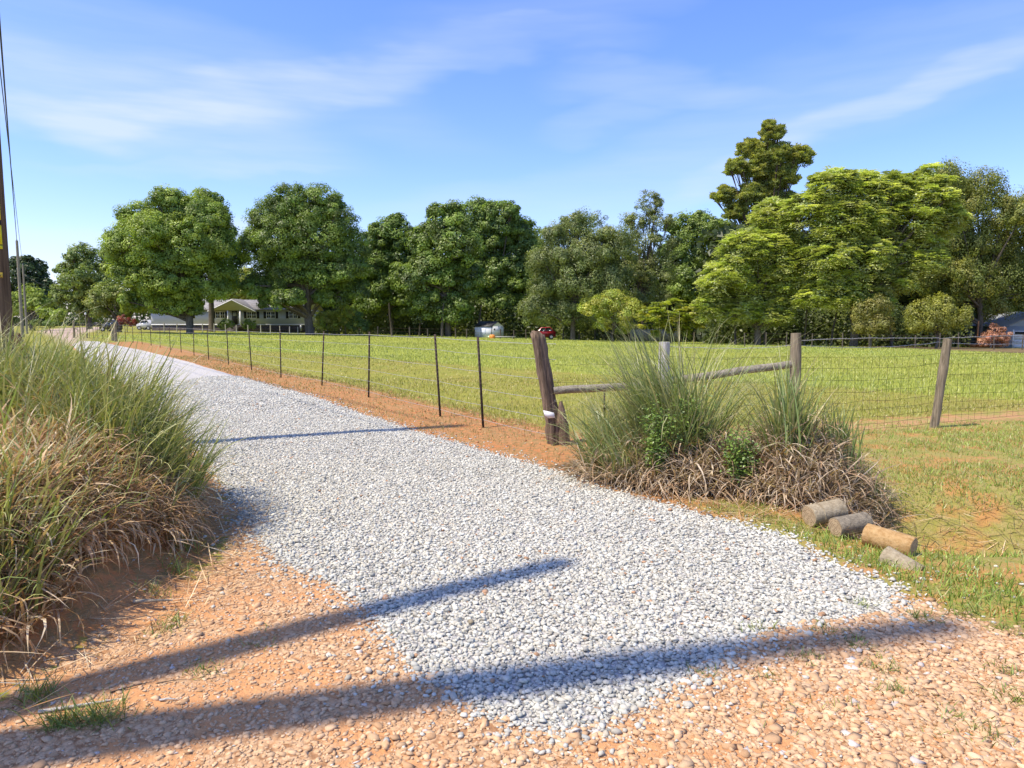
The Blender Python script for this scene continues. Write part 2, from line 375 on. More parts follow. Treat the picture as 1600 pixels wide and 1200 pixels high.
    soil = g.mix(n_fin, (.52, .22, .08), (.58, .34, .16)); tan = g.mix(g.mr(g.m('ADD', n_mid, g.m('MULTIPLY', n_big, .3)), .60, .70), tan, soil)
    roadm = mask(ma[1], .4, .6, .8); c = g.mix(roadm, c, tan)
    # white crushed stone
    vg = g.vor(36, tc); vgc = N.new('ShaderNodeSeparateColor'); L.new(vg.outputs['Color'], vgc.inputs[0])
    gv = g.mix(vgc.outputs[0], (.43, .41, .37), (.59, .56, .50)); gv = g.mix(g.m('MULTIPLY', g.mr(vg.outputs['Distance'], .35, .75), g.m('SUBTRACT', 1.0, g.m('MULTIPLY', mc[1], .85))), gv, (.26, .25, .23))  # shade between the stones painted as darker cell gaps, weaker far off
    gm = mask(ma[0], .44, .56, .55); c = g.mix(gm, c, gv)
    # pavement of the far drive, bark mulch
    c = g.mix(mb[1], c, g.mix(n_mid, (.40, .29, .22), (.5, .38, .30)))
    c = g.mix(mask(mb[2], .4, .6, .6), c, g.mix(g.mr(n_mid, .4, .6), (.14, .085, .05), g.mix(n_fin, (.17, .16, .05), (.26, .19, .08))))
    hh = g.m('ADD', g.m('MULTIPLY', g.m('SUBTRACT', 1.0, vg.outputs['Distance']), gm), g.m('MULTIPLY', n_xf, .6))
    hh = g.m('ADD', hh, g.m('MULTIPLY', g.m('SUBTRACT', 1.0, vr.outputs['Distance']), g.m('MULTIPLY', roadm, .6)))
    finish(N, L, c, .95, g.bump(hh, .8, .014, g.bump(n_fin, .6, .03)), .15)
    me.materials.append(m)
    link('ground', me, kind='structure')
build_ground()

# ------------------------------------------------------------------ loose stone
def icosa():
    p = (1 + 5 ** .5) / 2
    V = np.array([(-1, p, 0), (1, p, 0), (-1, -p, 0), (1, -p, 0), (0, -1, p), (0, 1, p), (0, -1, -p), (0, 1, -p), (p, 0, -1), (p, 0, 1), (-p, 0, -1), (-p, 0, 1)]) / math.hypot(1, p)
    Fc = np.array([(0, 11, 5), (0, 5, 1), (0, 1, 7), (0, 7, 10), (0, 10, 11), (1, 5, 9), (5, 11, 4), (11, 10, 2), (10, 7, 6), (7, 1, 8), (3, 9, 4), (3, 4, 2), (3, 2, 6), (3, 6, 8), (3, 8, 9), (4, 9, 5), (2, 4, 11), (6, 2, 10), (8, 6, 7), (9, 8, 1)])
    return V, Fc
def stones(name, x, y, size, cols, label=None, flatten=.7, zoff=.3, smooth=False, ang=.32, cat=None):
    n = len(x); iv, fc = icosa()
    r = 1 + rng.uniform(-ang, ang, (n, 12)); V = iv[None] * r[..., None]
    V = V * np.stack([rng.uniform(.75, 1.3, n), rng.uniform(.6, 1.0, n), rng.uniform(.5, .95, n)], -1)[:, None, :]
    q = rng.normal(size=(n, 4)); q /= np.linalg.norm(q, axis=1)[:, None]; w, a, b, c = q.T
    Rm = np.stack([1 - 2 * (b * b + c * c), 2 * (a * b - c * w), 2 * (a * c + b * w), 2 * (a * b + c * w), 1 - 2 * (a * a + c * c), 2 * (b * c - a * w), 2 * (a * c - b * w), 2 * (b * c + a * w), 1 - 2 * (a * a + b * b)], -1).reshape(n, 3, 3)
    V = np.einsum('nij,nkj->nki', Rm, V); V[..., 2] *= flatten
    V = V * (size / 2)[:, None, None]
    pos = np.stack([x, y, height(x, y) + size * zoff * rng.uniform(0.1, 1.3, n)], -1)
    V = (V + pos[:, None, :]).reshape(-1, 3)
    Fa = (fc[None] + 12 * np.arange(n)[:, None, None]).reshape(-1, 3)
    me = mesh_arrays(name, V, Fa, np.repeat(cols, 12, 0), [M_STONE], smooth)
    return link(name, me, kind='stuff', label=label, cat=cat)
def scatter(x0, x1, y0, y1, dens): 
    n = int((x1 - x0) * (y1 - y0) * dens); return rng.uniform(x0, x1, n), rng.uniform(y0, y1, n)
def infan(x, y, margin=.8): return (np.abs(x) < y * .75 + margin)
def nz2(x, y, s): return wob(x * s, y * s, 1.7) * .5 + wob(y * s * 2.3 + 5, x * s * 2.3, 1.9) * .35
def build_stones():
    xs, ys = [], []
    for (y0, y1, dn) in ((2.0, 5.0, 4300), (5, 8, 3700), (8, 12, 2600), (12, 21, 1000)):
        x, y = scatter(-9, 4.2, y0, y1, dn); k = infan(x, y)
        x, y = x[k], y[k]; d = polydist(x, y, GRAVEL) + .10 * nz2(x, y, 4)
        p = np.where(d > 0, 1.0, np.exp(d / .085) * .6); p = np.maximum(p, .007 * (d > -.9) * (y < 8) * ((x < 1) | (y < 4.6)))
        k = rng.uniform(size=len(x)) < p; xs.append(x[k]); ys.append(y[k])
    x = np.concatenate(xs); y = np.concatenate(ys); n = len(x)
    size = np.clip(rng.lognormal(math.log(.0215), .32, n), .010, .045) * np.where(y > 12, 1.35, 1.0)
    base = rng.normal(.485, .085, n).clip(.22, .70); warm = rng.normal(0, .012, n)
    c = np.stack([base * 1.08 + warm, base * 1.04, base * .86 - warm], -1)
    c = c * (1 + .07 * wob(x * .9, y * .45, 1.6) + .05 * wob(x * 3, y * 1.2, 1.6))[:, None]
    k = rng.uniform(size=n) < .012; c[k] = np.array([.5, .3, .17]) * rng.uniform(.7, 1.1, (k.sum(), 1))
    stones('gravel', x, y, size, c, 'white crushed stone laid on the driveway', .62, .22, ang=.46, cat='gravel')
    # tan worn stone of the public road
    x, y = scatter(-3.2, 5.2, 1.9, 6.0, 5200); k = infan(x, y); x, y = x[k], y[k]
    d = polydist(x, y, ROAD); gd = polydist(x, y, GRAVEL); nn = nz2(x, y, 1.3)
    p = ss((d + .1) / .35) * (gd < .03) * np.clip(.66 + .5 * nn + .12 * x, .12, .95)
    k = rng.uniform(size=len(x)) < p; x, y = x[k], y[k]; n = len(x)
    big = np.clip(.5 + x / 3.5, 0, 1)
    size = np.clip(rng.lognormal(math.log(.0142), .42, n) * (1 + 1.15 * big * rng.uniform(.3, 1, n)), .008, .055)
    t = rng.uniform(size=(n, 1)); c = (1 - t) * np.array([.52, .31, .155]) + t * np.array([.68, .47, .275]); c = c * rng.uniform(.8, 1.12, (n, 1))
    k = rng.uniform(size=n) < .02; c[k] = np.array([.60, .52, .44]) * rng.uniform(.8, 1.1, (k.sum(), 1))
    stones('road_gravel', x, y, size, c, 'tan worn stones embedded in the clay road', .5, .04, ang=.58, smooth=False, cat='gravel')
    # clods on the clay shoulder by the fence
    x, y = scatter(-9, 1.6, 7, 16, 60); fs = fence_side(x, y); gd = polydist(x, y, GRAVEL)
    k = (gd < 0) & (fs < 1.0) & (fs > -3) & (rng.uniform(size=len(x)) < .25 + .6 * (nz2(x, y, 1) > .1)); x, y = x[k], y[k]; n = len(x)
    c = np.array([.55, .25, .11]) * rng.uniform(.7, 1.2, (n, 1)); stones('clay_clods', x, y, rng.uniform(.015, .06, n), c, 'orange clay clods along the driveway fence', .7, .1, cat='clods')
build_stones()

# ------------------------------------------------------------------ grass blades
def ribbons(roots, az, lean, length, curve, width, cols, nseg=5, tipcol=None, power=1.2, wob_=.0):
    """curved tapering blades, N of them"""
    n = len(roots); t = np.linspace(0, 1, nseg + 1)
    th = lean[:, None] + curve[:, None] * t[None, :] ** power
    azm = az[:, None] + wob_ * rng.normal(size=(n, 1)) * t[None, :]
    dl = (length / nseg)[:, None]
    dx = np.sin(th) * np.cos(azm) * dl; dy = np.sin(th) * np.sin(azm) * dl; dz = np.cos(th) * dl
    P = np.zeros((n, nseg + 1, 3)); P[:, 1:, 0] = np.cumsum(dx[:, :-1], 1); P[:, 1:, 1] = np.cumsum(dy[:, :-1], 1); P[:, 1:, 2] = np.cumsum(dz[:, :-1], 1)
    P += roots[:, None, :]
    tw = rng.uniform(-1.1, 1.1, n) + math.pi / 2
    side = np.stack([np.cos(az + tw), np.sin(az + tw), rng.uniform(-.25, .25, n)], -1)
    wt = np.minimum(1, .55 + 1.6 * t) * (1 - t ** 2.2) + .03
    off = side[:, None, :] * (width[:, None] * wt[None, :] / 2)[..., None]
    V = np.stack([P - off, P + off], 2).reshape(-1, 3)
    b = (np.arange(n) * (nseg + 1) * 2)[:, None] + (np.arange(nseg) * 2)[None, :]
    Q = np.stack([b, b + 1, b + 3, b + 2], -1).reshape(-1, 4)
    if tipcol is None: C = np.repeat(cols, (nseg + 1) * 2, 0)
    else:
        k = (t ** 1.5)[None, :, None]; C = cols[:, None, :] * (1 - k) + tipcol[:, None, :] * k; C = np.repeat(C, 2, 1).reshape(-1, 3)
    return V, Q, C
def join(parts):
    V = []; Q = []; C = []; n = 0
    for v, q, c in parts: V.append(v); Q.append(q + n); C.append(c); n += len(v)
    return np.vstack(V), np.vstack(Q), np.vstack(C)
def pick(n, *cs):
    cs = np.array(cs); i = rng.integers(0, len(cs), n); return cs[i] * rng.uniform(.7, 1.35, (n, 1))
GREEN = [(.17, .25, .06), (.24, .31, .08), (.31, .35, .12), (.19, .27, .09), (.42, .36, .17)]
GDRY = [(.44, .33, .21), (.54, .44, .31), (.33, .23, .14), (.68, .58, .43), (.22, .15, .09), (.44, .28, .16)]
LGREEN = [(.30, .36, .08), (.38, .42, .11), (.26, .34, .08), (.50, .46, .20), (.20, .28, .06)]
DRY = [(.50, .33, .17), (.60, .44, .25), (.38, .22, .11), (.78, .64, .42), (.28, .16, .085), (.56, .32, .16)]

def clump(name, cx, cy, r, ngreen, ndry, hg, label, lean_to=None, group='tall bunch grasses beside the driveway', greens=GREEN, drylen=.55, dcol=None, gr=.6, mound=.3, gcen=(0, 0)):
    ngreen = int(ngreen * .78)
    root = thing(name, (cx, cy, float(height(cx, cy))), label, 'ornamental grass', group)
    def rel(V): return V - np.array([cx, cy, float(height(cx, cy))])
    # upright green blades
    a = rng.uniform(0, 6.283, ngreen); rr = r * gr * np.sqrt(rng.uniform(0, 1, ngreen)); x = cx + gcen[0] + rr * np.cos(a); y = cy + gcen[1] + rr * np.sin(a)
    z = height(x, y) + mound * (1 - (rr / r) ** 2) * rng.uniform(.2, 1, ngreen)
    az = a + rng.normal(0, .7, ngreen)
    if lean_to is not None: az = np.where(rng.uniform(size=ngreen) < .55, rng.normal(lean_to, .6, ngreen), az)
    k = rr / (r * gr + 1e-6)
    g1 = ribbons(np.stack([x, y, z], -1), az, np.abs(rng.normal(.08, .16, ngreen)) + .3 * k, hg * rng.uniform(.3, 1.15, ngreen), rng.uniform(.1, 1.9, ngreen) ** 1.3, rng.uniform(.008, .019, ngreen),
                 pick(ngreen, *greens), 7, pick(ngreen, (.30, .30, .11), (.2, .25, .08), (.40, .36, .18)), 1.6, .5)
    me = mesh_arrays('green_blades', rel(g1[0]), g1[1], g1[2], [M_BLADE]); link('green_blades', me, root)
    # long thin arching ones
    n2 = max(20, ngreen // 22); a = rng.uniform(0, 6.283, n2); x = cx + gcen[0] + r * .4 * np.cos(a); y = cy + gcen[1] + r * .4 * np.sin(a)
    g2 = ribbons(np.stack([x, y, height(x, y) + mound * .6], -1), a + rng.normal(0, .4, n2), rng.uniform(.05, .45, n2), hg * rng.uniform(1.05, 1.5, n2), rng.uniform(.9, 2.3, n2), rng.uniform(.004, .006, n2),
                 pick(n2, (.2, .24, .09), (.3, .3, .15)), 12, pick(n2, (.5, .45, .3), (.34, .32, .16)), 1.7, .6)
    me = mesh_arrays('arching_blades', rel(g2[0]), g2[1], g2[2], [M_BLADE]); link('arching_blades', me, root)
    # dead thatch
    a = rng.uniform(0, 6.283, ndry); rr = r * np.sqrt(rng.uniform(0, 1, ndry)); x = cx + rr * np.cos(a); y = cy + rr * np.sin(a)
    z = height(x, y) + mound * 1.35 * (1 - (rr / r) ** 2) * rng.uniform(.0, 1, ndry) + .01
    g3 = ribbons(np.stack([x, y, z], -1), a + rng.normal(0, 1.7, ndry), rng.uniform(.1, 1.3, ndry), drylen * rng.uniform(.35, 1.2, ndry), rng.uniform(.6, 3.4, ndry), rng.uniform(.007, .022, ndry),
                 pick(ndry, *(dcol or DRY)), 6, pick(ndry, *(dcol or DRY)), 1.1, 1.6)
    me = mesh_arrays('dead_thatch', rel(g3[0]), g3[1], g3[2], [M_DRY]); link('dead_thatch', me, root)
    return root

clump('bunch_grass', -2.92, 5.2, .46, 1900, 1800, .74, 'green bunch grass leaning over the left edge of the gravel', lean_to=-.3, gcen=(.0, .05), gr=1.0, greens=LGREEN, mound=.15, drylen=.4)
clump('bunch_grass', -3.5, 5.6, .7, 2100, 2200, .85, 'green bunch grass just behind the thatch, second from the gravel on the left bank', lean_to=.2, gr=.9, greens=LGREEN)
clump('bunch_grass', -4.2, 5.8, .8, 1700, 2200, .95, 'upright green bunch grass behind the dead thatch left of the driveway', lean_to=.3, greens=LGREEN)
clump('bunch_grass', -4.95, 5.7, .9, 1400, 2200, 1.0, 'leftmost tall green grass clump in front of the utility pole', lean_to=.3, greens=LGREEN)
clump('bunch_grass', -3.35, 4.6, .9, 230, 9500, .7, 'brown dead grass mound with few green blades on the left bank', gr=.9, mound=.22, drylen=.34, greens=LGREEN)
clump('bunch_grass', -2.72, 4.65, .46, 160, 4200, .5, 'low brown dead grass apron where the left bank meets the clay', gr=.9, mound=.2, drylen=.32, greens=LGREEN)
clump('bunch_grass', -2.85, 4.05, .5, 200, 3400, .45, 'drooping dead grass over the bare clay cut of the left bank', gr=.9, mound=.12, drylen=.32, greens=LGREEN)
clump('bunch_grass', -2.78, 3.4, .5, 850, 2000, .52, 'low drooping yellow green grass at the near foot of the left bank', lean_to=-.4, greens=LGREEN, gr=.9, mound=.10, drylen=.36)
clump('bunch_grass', 1.32, 7.1, .6, 1400, 1500, .9, 'tall green grass clump beside the leaning split post', dcol=GDRY, lean_to=2.6, gr=.9, mound=.2)
clump('bunch_grass', 1.75, 6.95, .68, 1500, 4200, 1.45, 'tall green grass clump with brown base in front of the pale post', dcol=GDRY, gr=.5, gcen=(-.02, .12), lean_to=2.9)
clump('bunch_grass', -2.92, 4.85, .5, 60, 4200, .45, 'low brown dead grass apron where the left bank meets the clay', gr=.9, mound=.12, drylen=.36)
clump('bunch_grass', -2.82, 4.0, .45, 130, 3200, .45, 'drooping dead grass over the bare clay cut of the left bank', gr=.9, mound=.10, drylen=.36)
c3 = clump('bunch_grass', 2.72, 6.5, .66, 240, 8500, 1.05, 'brown dead grass mound with upright green tufts above the sawn logs', dcol=GDRY, gr=.22, mound=.48, gcen=(-.18, .0), drylen=.42)
def extra_tuft(root, cx, cy, n, h, z0):
    x = cx + rng.normal(0, .07, n); y = cy + rng.normal(0, .07, n); o = np.array(root.location)
    v, q, c = ribbons(np.stack([x, y, height(x, y) + z0], -1), rng.uniform(0, 6.28, n), np.abs(rng.normal(0, .16, n)), h * rng.uniform(.5, 1.15, n), rng.uniform(0, .8, n), rng.uniform(.010, .018, n), pick(n, *GREEN), 7, pick(n, (.3, .33, .12), (.2, .28, .08)), 1.8)
    link('green_blades', mesh_arrays('green_blades', v - o, q, c, [M_BLADE]), root)
extra_tuft(c3, 3.05, 6.45, 110, .55, .42); extra_tuft(c3, 2.55, 6.35, 160, .8, .42); extra_tuft(c3, 3.25, 6.3, 90, .4, .1)
def loose_tuft(cx, cy, n, h, lean, spread=.12):
    x = cx + rng.normal(0, spread, n); y = cy + rng.normal(0, spread, n)
    return ribbons(np.stack([x, y, height(x, y)], -1), rng.uniform(0, 6.28, n), rng.uniform(.05, .5, n) * lean, h * rng.uniform(.5, 1.2, n), rng.uniform(.2, 1.2, n), rng.uniform(.004, .008, n), pick(n, *GREEN), 5, None)

# turf of the verge, slope, lawn strip and field: uncountable
def turf(name, x, y, h, w, cols, label, nseg=2, lean=.5):
    n = len(x); cols = cols * (1 + .16 * wob(x * .35, y * .22, 1.5) + .10 * wob(x * 1.7, y, 1.5))[:, None] * (1 + np.outer(.12 * wob(y * .2, x * .25), [1, 0, -.5]))
    r = ribbons(np.stack([x, y, height(x, y) - .01], -1), rng.uniform(0, 6.283, n), rng.uniform(0, lean, n), h, rng.uniform(.1, 1.0, n), w, cols, nseg)
    me = mesh_arrays(name, r[0], r[1], r[2], [M_BLADE]); return link(name, me, kind='stuff', label=label, cat='grass')
def build_turf():
    SH = [(.31, .30, .055), (.26, .27, .045), (.38, .33, .09), (.40, .32, .12)]; LU = [(.32, .355, .07), (.37, .39, .085), (.40, .41, .11), (.28, .33, .065)]
    # lush field
    xs, ys = [], []
    for (y0, y1, dn) in ((12, 22, 150), (22, 35, 75), (35, 60, 28), (60, 112, 9)):
        x, y = scatter(-60, 75, y0, y1, dn); k = infan(x, y, 3) & (y > LUSH_Y(x) + .8 * wob(x, y, .8)) & (fence_side(x, y) > 1.5) & (polydist(x, y, BROWN) < 0)
        xs.append(x[k]); ys.append(y[k])
    x = np.concatenate(xs); y = np.concatenate(ys); n = len(x)
    turf('field_grass', x, y, rng.uniform(.05, .14, n), np.clip(.0007 * y + .004, .01, .07), pick(n, *LU), 'tall bright green grass of the hay field', 2, .5)
    # mown strip inside the fences
    xs, ys = [], []
    for (y0, y1, dn) in ((8.5, 13, 480), (13, 20, 200), (20, 40, 45)):
        x, y = scatter(-25, 15, y0, y1, dn); fs = fence_side(x, y); rf = np.interp(x, [0.5, 2, 3.7, 6.3, 9, 14], [9.2, 9.3, 9.6, 10.6, 11.6, 13.5])
        k = infan(x, y, 1) & (y < LUSH_Y(x) + 1) & (fs > .6 + .5 * nz2(x, y, 1)) & ((x < .5) | (y > rf + .9 + .5 * nz2(x, y, 1.3))); xs.append(x[k]); ys.append(y[k])
    x = np.concatenate(xs); y = np.concatenate(ys); n = len(x)
    turf('lawn_grass', x, y, rng.uniform(.03, .10, n), np.clip(.0009 * y, .006, .03), pick(n, *SH), 'short yellow green mown grass inside the fence', 2, .8)
    # left verge of the drive and roadside slope on the right
    x, y = scatter(-30, -3, 7, 45, 60); k = infan(x, y, 1) & (polydist(x, y, GRAVEL) < -.15) & (fence_side(x, y) < -2) & (x < bank_edge(y)); x, y = x[k], y[k]; n = len(x)
    turf('verge_grass', x, y, rng.uniform(.04, .14, n), np.clip(.0009 * y, .006, .03), pick(n, *LU, *SH), 'short green grass left of the driveway', 2, .8)
    x, y = scatter(1.0, 11, 3.1, 11, 3000); rf = np.interp(x, [0.5, 2, 3.7, 6.3, 9, 14], [9.2, 9.3, 9.6, 10.6, 11.6, 13.5]); d = polydist(x, y, ROAD); gd = polydist(x, y, GRAVEL)
    edgeb = np.exp(-((d + .30) / .26) ** 2)
    nn = nz2(x, y, 1.6); p = np.clip(.36 + .5 * (nn > -.05) + .9 * edgeb * (y < 6) - .25 * (nn < -.25), 0, 1)
    k = infan(x, y, .6) & (y < rf + 1.6) & (rng.uniform(size=len(x)) < np.where(y > rf - .2, .35, 1)) & (d < -.05) & (gd < -.1) & (rng.uniform(size=len(x)) < p) & ((x > 2.6) | (y < 6)) & ~((y < 6.3) & (y > 5.35) & (x > 2.6) & (rng.uniform(size=len(x)) < .8)); x, y = x[k], y[k]; n = len(x)
    gcol = pick(n, (.26, .34, .045), (.32, .40, .06), (.2, .28, .04)); dcol = pick(n, (.42, .32, .13), (.36, .26, .10), (.30, .30, .08)); t = (rng.uniform(size=(n, 1)) < np.where((y < 5.2), .10, .42)[:, None])
    turf('roadside_grass', x, y, rng.uniform(.02, .11, n) * np.where(y < 5.3, 1.0, .8), rng.uniform(.004, .009, n), np.where(t, dcol, gcol), 'patchy green and straw grass on the roadside slope', 3, 1.2)
    # straw litter in the ditch and around the clumps
    x, y = scatter(2.3, 5.5, 5.1, 6.4, 420); n = len(x); x2, y2 = scatter(.6, 3.4, 5.4, 6.4, 450); k = polydist(x2, y2, GRAVEL) < -.02; x2, y2 = x2[k], y2[k]
    x3, y3 = scatter(-4, -1.5, 2.6, 6, 260); k = (bank_edge(y3) - x3 > -.25); x3, y3 = x3[k], y3[k]
    x = np.concatenate([x, x2, x3]); y = np.concatenate([y, y2, y3]); n = len(x)
    r = ribbons(np.stack([x, y, height(x, y) + .01], -1), rng.uniform(0, 6.283, n), rng.uniform(1.1, 1.7, n), rng.uniform(.08, .35, n), rng.uniform(-.4, .4, n), rng.uniform(.004, .009, n), pick(n, *DRY), 3)
    link('straw_litter', mesh_arrays('straw_litter', r[0], r[1], r[2], [M_DRY]), kind='stuff', label='fallen straw in the ditch and under the bunch grasses', cat='straw')
    # dry grass on the clay shoulder
    x, y = scatter(-22, 1.2, 6.5, 34, 260); fs = fence_side(x, y); gd = polydist(x, y, GRAVEL); nn = nz2(x, y, 1.5)
    k = (gd < -.05) & (fs < 1.2) & (fs > -3.5) & (rng.uniform(size=len(x)) < .35 + .5 * (nn > 0)) & infan(x, y); x, y = x[k], y[k]; n = len(x)
    turf('shoulder_grass', x, y, rng.uniform(.03, .09, n), np.clip(.0009 * y, .005, .02), pick(n, (.34, .24, .09), (.26, .21, .06), (.42, .26, .10), (.24, .26, .05)), 'thin dry grass on the clay shoulder', 2, 1.0)
    # small weeds in the road
    pts = [(270, 975, 60, .07), (255, 990, 40, .06), (325, 1050, 50, .05), (400, 1012, 20, .04), (480, 1130, 0, .1), (160, 1125, 150, .10), (100, 1130, 150, .10), (60, 1090, 90, .12), (620, 1000, 10, .04), (1180, 985, 40, .05), (1290, 985, 40, .06),
           (1340, 1010, 60, .06), (1380, 1045, 60, .06), (1255, 1030, 50, .05), (1200, 1060, 30, .05), (1400, 1082, 60, .06), (1440, 965, 60, .07), (1500, 960, 60, .07), (1570, 985, 60, .07), (1585, 1095, 90, .07), (1570, 1050, 50, .06),
           (1310, 1110, 20, .05), (1100, 1055, 30, .05), (1500, 1120, 30, .05), (1540, 1150, 40, .06), (280, 905, 60, .13), (290, 870, 60, .15), (240, 940, 40, .07), (430, 985, 10, .04), (1220, 1120, 15, .05), (1350, 945, 40, .06), (1470, 1150, 25, .05)]
    P_ = []
    for (px, py, k_, h_) in pts:
        if k_ == 0: continue
        gx, gy = flat(px, py); n = int(k_ * 1.2); x = gx + rng.normal(0, .05, n); y = gy + rng.normal(0, .04, n)
        P_.append(ribbons(np.stack([x, y, height(x, y)], -1), rng.uniform(0, 6.28, n), rng.uniform(.3, 1.3, n), h_ * rng.uniform(.5, 1.2, n), rng.uniform(0, 1, n), rng.uniform(.003, .006, n), pick(n, (.14, .2, .03), (.2, .25, .04), (.26, .25, .06)), 3))
    V, Q, C = join(P_); link('road_weeds', mesh_arrays('road_weeds', V, Q, C, [M_BLADE]), kind='stuff', label='small green weeds sprouting in the tan road', cat='weeds')
build_turf()

# ------------------------------------------------------------------ leaves and trees
def leaf_quads(pos, nrm, size, cols, aspect=.62, droop=0):
    n = len(pos); nrm = nrm / (np.linalg.norm(nrm, axis=1)[:, None] + 1e-9)
    a = rng.normal(size=(n, 3)); a[:, 2] -= droop; u = a - (a * nrm).sum(1)[:, None] * nrm; u /= np.linalg.norm(u, axis=1)[:, None] + 1e-9; v = np.cross(nrm, u)
    s = size[:, None] * .5
    V = np.stack([pos - u * s, pos + v * s * aspect - u * s * .1 + nrm * s * .15, pos + u * s, pos - v * s * aspect - u * s * .1 + nrm * s * .15], 1).reshape(-1, 3)
    Q = np.arange(4 * n).reshape(n, 4)
    return V, Q, np.repeat(cols, 4, 0)
def sph(n):
    d = rng.normal(size=(n, 3)); return d / np.linalg.norm(d, axis=1)[:, None]
def puff(cen, out, rc, nl, lsize, ccol, flatz=.75, mode='leaf', up=.45):
    """cen (k,3) clump centres, out (k,3) their outward direction"""
    k = len(cen); idx = np.repeat(np.arange(k), nl); n = len(idx)
    o = sph(n); rad = rng.uniform(.35, 1, n) ** .5; off = o * (rad * rc[idx])[:, None]; off[:, 2] *= flatz
    pos = cen[idx] + off
    nrm = out[idx] * .55 + o * .75 + rng.normal(size=(n, 3)) * .35 + np.array([0, 0, up])
    col = ccol[idx] * rng.uniform(.78, 1.25, (n, 1))
    return leaf_quads(pos, nrm, lsize * rng.uniform(.65, 1.35, n), col)
def rosettes(cen, out, rc, nf, col, ll=.34):
    """pinnate drooping fronds round each shoot"""
    P, Nn, Cc, U = [], [], [], []
    k = len(cen); idx = np.repeat(np.arange(k), nf); n = len(idx)
    az = rng.uniform(0, 6.283, n); el = rng.uniform(-.1, .75, n); L_ = rc[idx] * rng.uniform(.7, 1.2, n)
    d0 = np.stack([np.cos(az) * np.cos(el), np.sin(az) * np.cos(el), np.sin(el)], -1) + out[idx] * .45; d0 /= np.linalg.norm(d0, axis=1)[:, None]
    side = np.cross(d0, [0, 0, 1.0]); side /= np.linalg.norm(side, axis=1)[:, None] + 1e-9; upv = np.cross(side, d0)
    parts = []
    fc = col[idx] * rng.uniform(.8, 1.2, (n, 1))
    for t in (.3, .5, .7, .88):
        p = cen[idx] + d0 * (L_ * t)[:, None]; p[:, 2] -= L_ * .45 * t * t
        ww = ll * (1.1 - .55 * t)
        for sgn in (-1, 1):
            dirv = side * sgn * .85 + d0 * .5 + np.array([0, 0, -.22]); dirv /= np.linalg.norm(dirv, axis=1)[:, None]
            nr = upv + rng.normal(size=(n, 3)) * .2; w = np.cross(dirv, nr); w /= np.linalg.norm(w, axis=1)[:, None] + 1e-9
            a = p; b = p + dirv * ww; mpt = p + dirv * ww * .5
            V = np.stack([a, mpt + w * ww * .22, b, mpt - w * ww * .22], 1).reshape(-1, 3)
            parts.append((V, np.arange(4 * n).reshape(n, 4), np.repeat(fc, 4, 0)))
    return join(parts)
def needles(cen, out, rc, nl, col):
    k = len(cen); idx = np.repeat(np.arange(k), nl); n = len(idx); o = sph(n); o[:, 2] = o[:, 2] * .7 + .25
    base = cen[idx] + sph(n) * (rc[idx] * .6)[:, None] * np.array([1, 1, .6]); Ln = rng.uniform(.28, .5, n)
    w = np.cross(o, sph(n)); w /= np.linalg.norm(w, axis=1)[:, None] + 1e-9
    tip = base + o * Ln[:, None]; mid = (base + tip) / 2
    V = np.stack([base, mid + w * .06, tip, mid - w * .06], 1).reshape(-1, 3)
    return V, np.arange(4 * n).reshape(n, 4), np.repeat(col[idx] * rng.uniform(.75, 1.25, (n, 1)), 4, 0)

